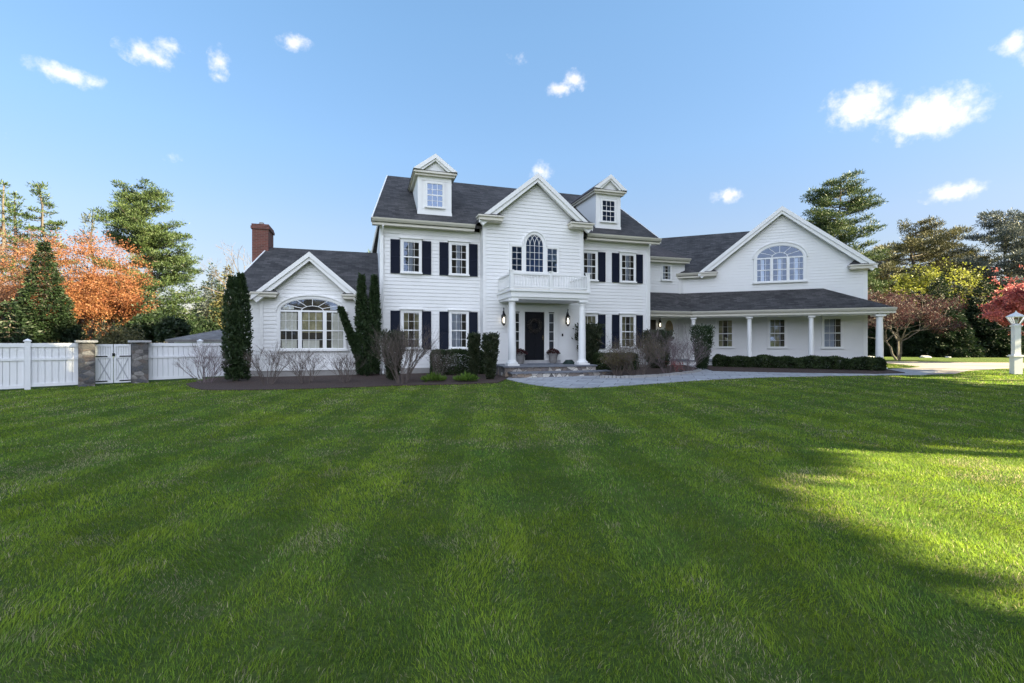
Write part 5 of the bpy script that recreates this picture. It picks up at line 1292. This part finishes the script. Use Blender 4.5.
for i in range(9):
    x = -44+i*10+rnd.uniform(-2, 2); y = -40-rnd.uniform(0, 12)
    broadleaf(x, y, rnd.uniform(8, 11), 2.5, 4.5, L_BRONZE, 400+i, 'budding roadside tree behind the viewer, %s from the left' % ['first','second','third','fourth','fifth','sixth','seventh','eighth','ninth'][i], name='roadside_tree', depth=5, per=14, leaf=.30, clump=.7, trunkr=.2, fillin=60, group='budding roadside trees behind the viewer')

# ------------------------------------------------------------------ grass
def in_poly(x, y, poly):
    p = np.array(poly); c = np.zeros(len(x), bool); j = len(p)-1
    for i in range(len(p)):
        xi, yi = p[i]; xj, yj = p[j]
        with np.errstate(divide='ignore', invalid='ignore'):
            c ^= ((yi > y) != (yj > y)) & (x < (xj-xi)*(y-yi)/(yj-yi+1e-12)+xi)
        j = i
    return c
def vnoise(x, y, s, seed):
    rg = np.random.default_rng(seed); G = rg.uniform(0, 1, (128, 128))
    u, v = x/s+50, y/s+50; i = np.floor(u).astype(int); j = np.floor(v).astype(int); fx = u-i; fy = v-j
    fx = fx*fx*(3-2*fx); fy = fy*fy*(3-2*fy); i %= 128; j %= 128; i1 = (i+1) % 128; j1 = (j+1) % 128
    return (G[i, j]*(1-fx)+G[i1, j]*fx)*(1-fy)+(G[i, j1]*(1-fx)+G[i1, j1]*fx)*fy
def fbm(x, y, s, seed): return .5*vnoise(x, y, s, seed)+.3*vnoise(x, y, s*.45, seed+1)+.2*vnoise(x, y, s*.2, seed+2)
def grass():
    rng = np.random.default_rng(123)
    zones = [(1.3, 2.6, 8500, .0032), (2.6, 4.2, 7000, .0038), (4.2, 6.5, 4200, .0052), (6.5, 10, 2000, .0078), (10, 15, 900, .012), (15, 26, 330, .021)]
    X, Y, W = [], [], []
    for (a, b, dens, wd) in zones:
        n = int((b-a)*(2*(1.16*b+1.0))*dens)
        y = rng.uniform(a, b, n); x = rng.uniform(-1, 1, n)*(1.16*b+1.0)
        k = np.abs(x) < 1.16*y+1.0; X.append(x[k]); Y.append(y[k]); W.append(np.full(k.sum(), wd))
    X = np.concatenate(X); Y = np.concatenate(Y); W = np.concatenate(W)
    bad = in_poly(X, Y, BED) | in_poly(X, Y, WALK) | in_poly(X, Y, DRIVE) | in_poly(X, Y, HEDGEBED) | in_poly(X, Y, ISL)
    # nothing behind fence and house fronts
    hp = [MF.p(-5.9,.3,0)[:2], MF.p(12.7,0,0)[:2], WF.p(-8,-2,0)[:2], WF.p(.4,-2,0)[:2], WF.p(.4,12,0)[:2], MF.p(-5.9,12,0)[:2]]
    bad |= in_poly(X, Y, hp) | ((Y-FF.o[1]) > (X-FF.o[0])+.0)
    k = ~bad; X, Y, W = X[k], Y[k], W[k]
    n = len(X)
    big = fbm(X, Y, 1.6, 5); tuft = fbm(X, Y, .22, 9); strawn = .55*fbm(X, Y, .9, 31)+.45*fbm(X, Y, .3, 57); fine = fbm(X, Y, .5, 77)
    # mower passes: straight lanes running towards the house
    an = R(2.7); lane = np.floor((X*math.cos(an)+Y*math.sin(an)+.35)/.62).astype(int); sgn = np.where(lane % 2 == 0, 1., -1.)
    diag = np.floor((X*.62+Y*.78)/.75).astype(int); sgn2 = np.where(diag % 2 == 0, 1., -1.)
    h = (.017+.027*tuft)*(1+.25*(big-.5))*rng.uniform(.55, 1.3, n)*np.where(Y > 10, 1.0, 1.0)
    thin = (strawn > .62) & (rng.uniform(0, 1, n) < .45); h[thin] *= .5
    az = rng.uniform(0, 6.28, n); lx = np.cos(az)*.55; lyy = np.sin(az)*.55+sgn*.2+.05*sgn2
    lx = lx+(vnoise(X, Y, .35, 41)-.5)*1.1; lyy = lyy+(vnoise(X, Y, .35, 43)-.5)*1.0
    Z = np.clip((Y-10)/15, 0, 1)*.3
    wa = rng.uniform(0, 6.28, n); wx = np.cos(wa)*W/2; wy = np.sin(wa)*W/2
    base = np.stack([X, Y, Z-.003], 1); wv = np.stack([wx, wy, np.zeros(n)], 1)
    mid = base+np.stack([lx*h*.35, lyy*h*.35, h*.6], 1); tip = base+np.stack([lx*h*1.1, lyy*h*1.1, h*1.0], 1)
    V = np.stack([base-wv, base+wv, mid+wv*.8, mid-wv*.8, tip], 1).reshape(-1, 3)
    idx = np.arange(n, dtype=np.int32)*5
    loops = np.stack([idx, idx+1, idx+2, idx+3, idx+3, idx+2, idx+4], 1).ravel()
    starts = np.stack([np.arange(n)*7, np.arange(n)*7+4], 1).ravel().astype(np.int32)
    me = bpy.data.meshes.new('grass'); me.vertices.add(5*n); me.vertices.foreach_set('co', V.ravel().astype(np.float32))
    me.loops.add(7*n); me.loops.foreach_set('vertex_index', loops.astype(np.int32)); me.polygons.add(2*n); me.polygons.foreach_set('loop_start', starts)
    me.update(calc_edges=True)
    # blade colours: green, blue-green and yellow-green patches, straw where thatch shows
    c = np.empty((n, 3)); g1 = np.array([.055,.100,.013]); g2_ = np.array([.135,.175,.015]); g3 = np.array([.044,.092,.020]); st_ = np.array([.22,.195,.11])
    t = np.clip(.45+(big-.5)*1.1+(tuft-.5)*.8+rng.normal(0, .22, n), 0, 1)[:, None]; c = g1*(1-t)+g2_*t
    t = np.clip((fine-.5)*1.5+.08+rng.normal(0, .18, n), 0, .7)[:, None]; c = c*(1-t)+g3*t
    t = (np.clip((strawn-.52)*2.8, 0, .45)+.045); pick = rng.uniform(0, 1, n) < t; h[pick] *= .8; c[pick] = st_*rng.uniform(.5, 1.1, (pick.sum(), 1))
    c *= 2.05*(1+.085*sgn+.03*sgn2)[:, None]*rng.uniform(.6, 1.5, (n, 1))  # lane tints paint in the sheen of blades leaning with the mower
    col = np.concatenate([np.repeat(c, 5, 0), np.ones((5*n, 1))], 1)
    at_ = me.color_attributes.new('blade', 'FLOAT_COLOR', 'POINT'); at_.data.foreach_set('color', col.ravel().astype(np.float32))
    m = bpy.data.materials.new('grass_blades'); m.use_nodes = True; N = m.node_tree.nodes; L = m.node_tree.links; b = N['Principled BSDF']; b.inputs['Roughness'].default_value = .6; b.inputs['Specular IOR Level'].default_value = .15
    a = N.new('ShaderNodeAttribute'); a.attribute_name = 'blade'; L.new(a.outputs['Color'], b.inputs['Base Color'])
    tr = N.new('ShaderNodeBsdfTranslucent'); L.new(a.outputs['Color'], tr.inputs[0]); mx = N.new('ShaderNodeMixShader'); mx.inputs[0].default_value = .45
    L.new(b.outputs[0], mx.inputs[1]); L.new(tr.outputs[0], mx.inputs[2]); L.new(mx.outputs[0], N['Material Output'].inputs[0])
    me.materials.append(m); o = bpy.data.objects.new('grass', me); sc.collection.objects.link(o)
    tag(o, 'short mown green lawn grass with faint mower lanes', 'grass', kind='stuff')
grass()
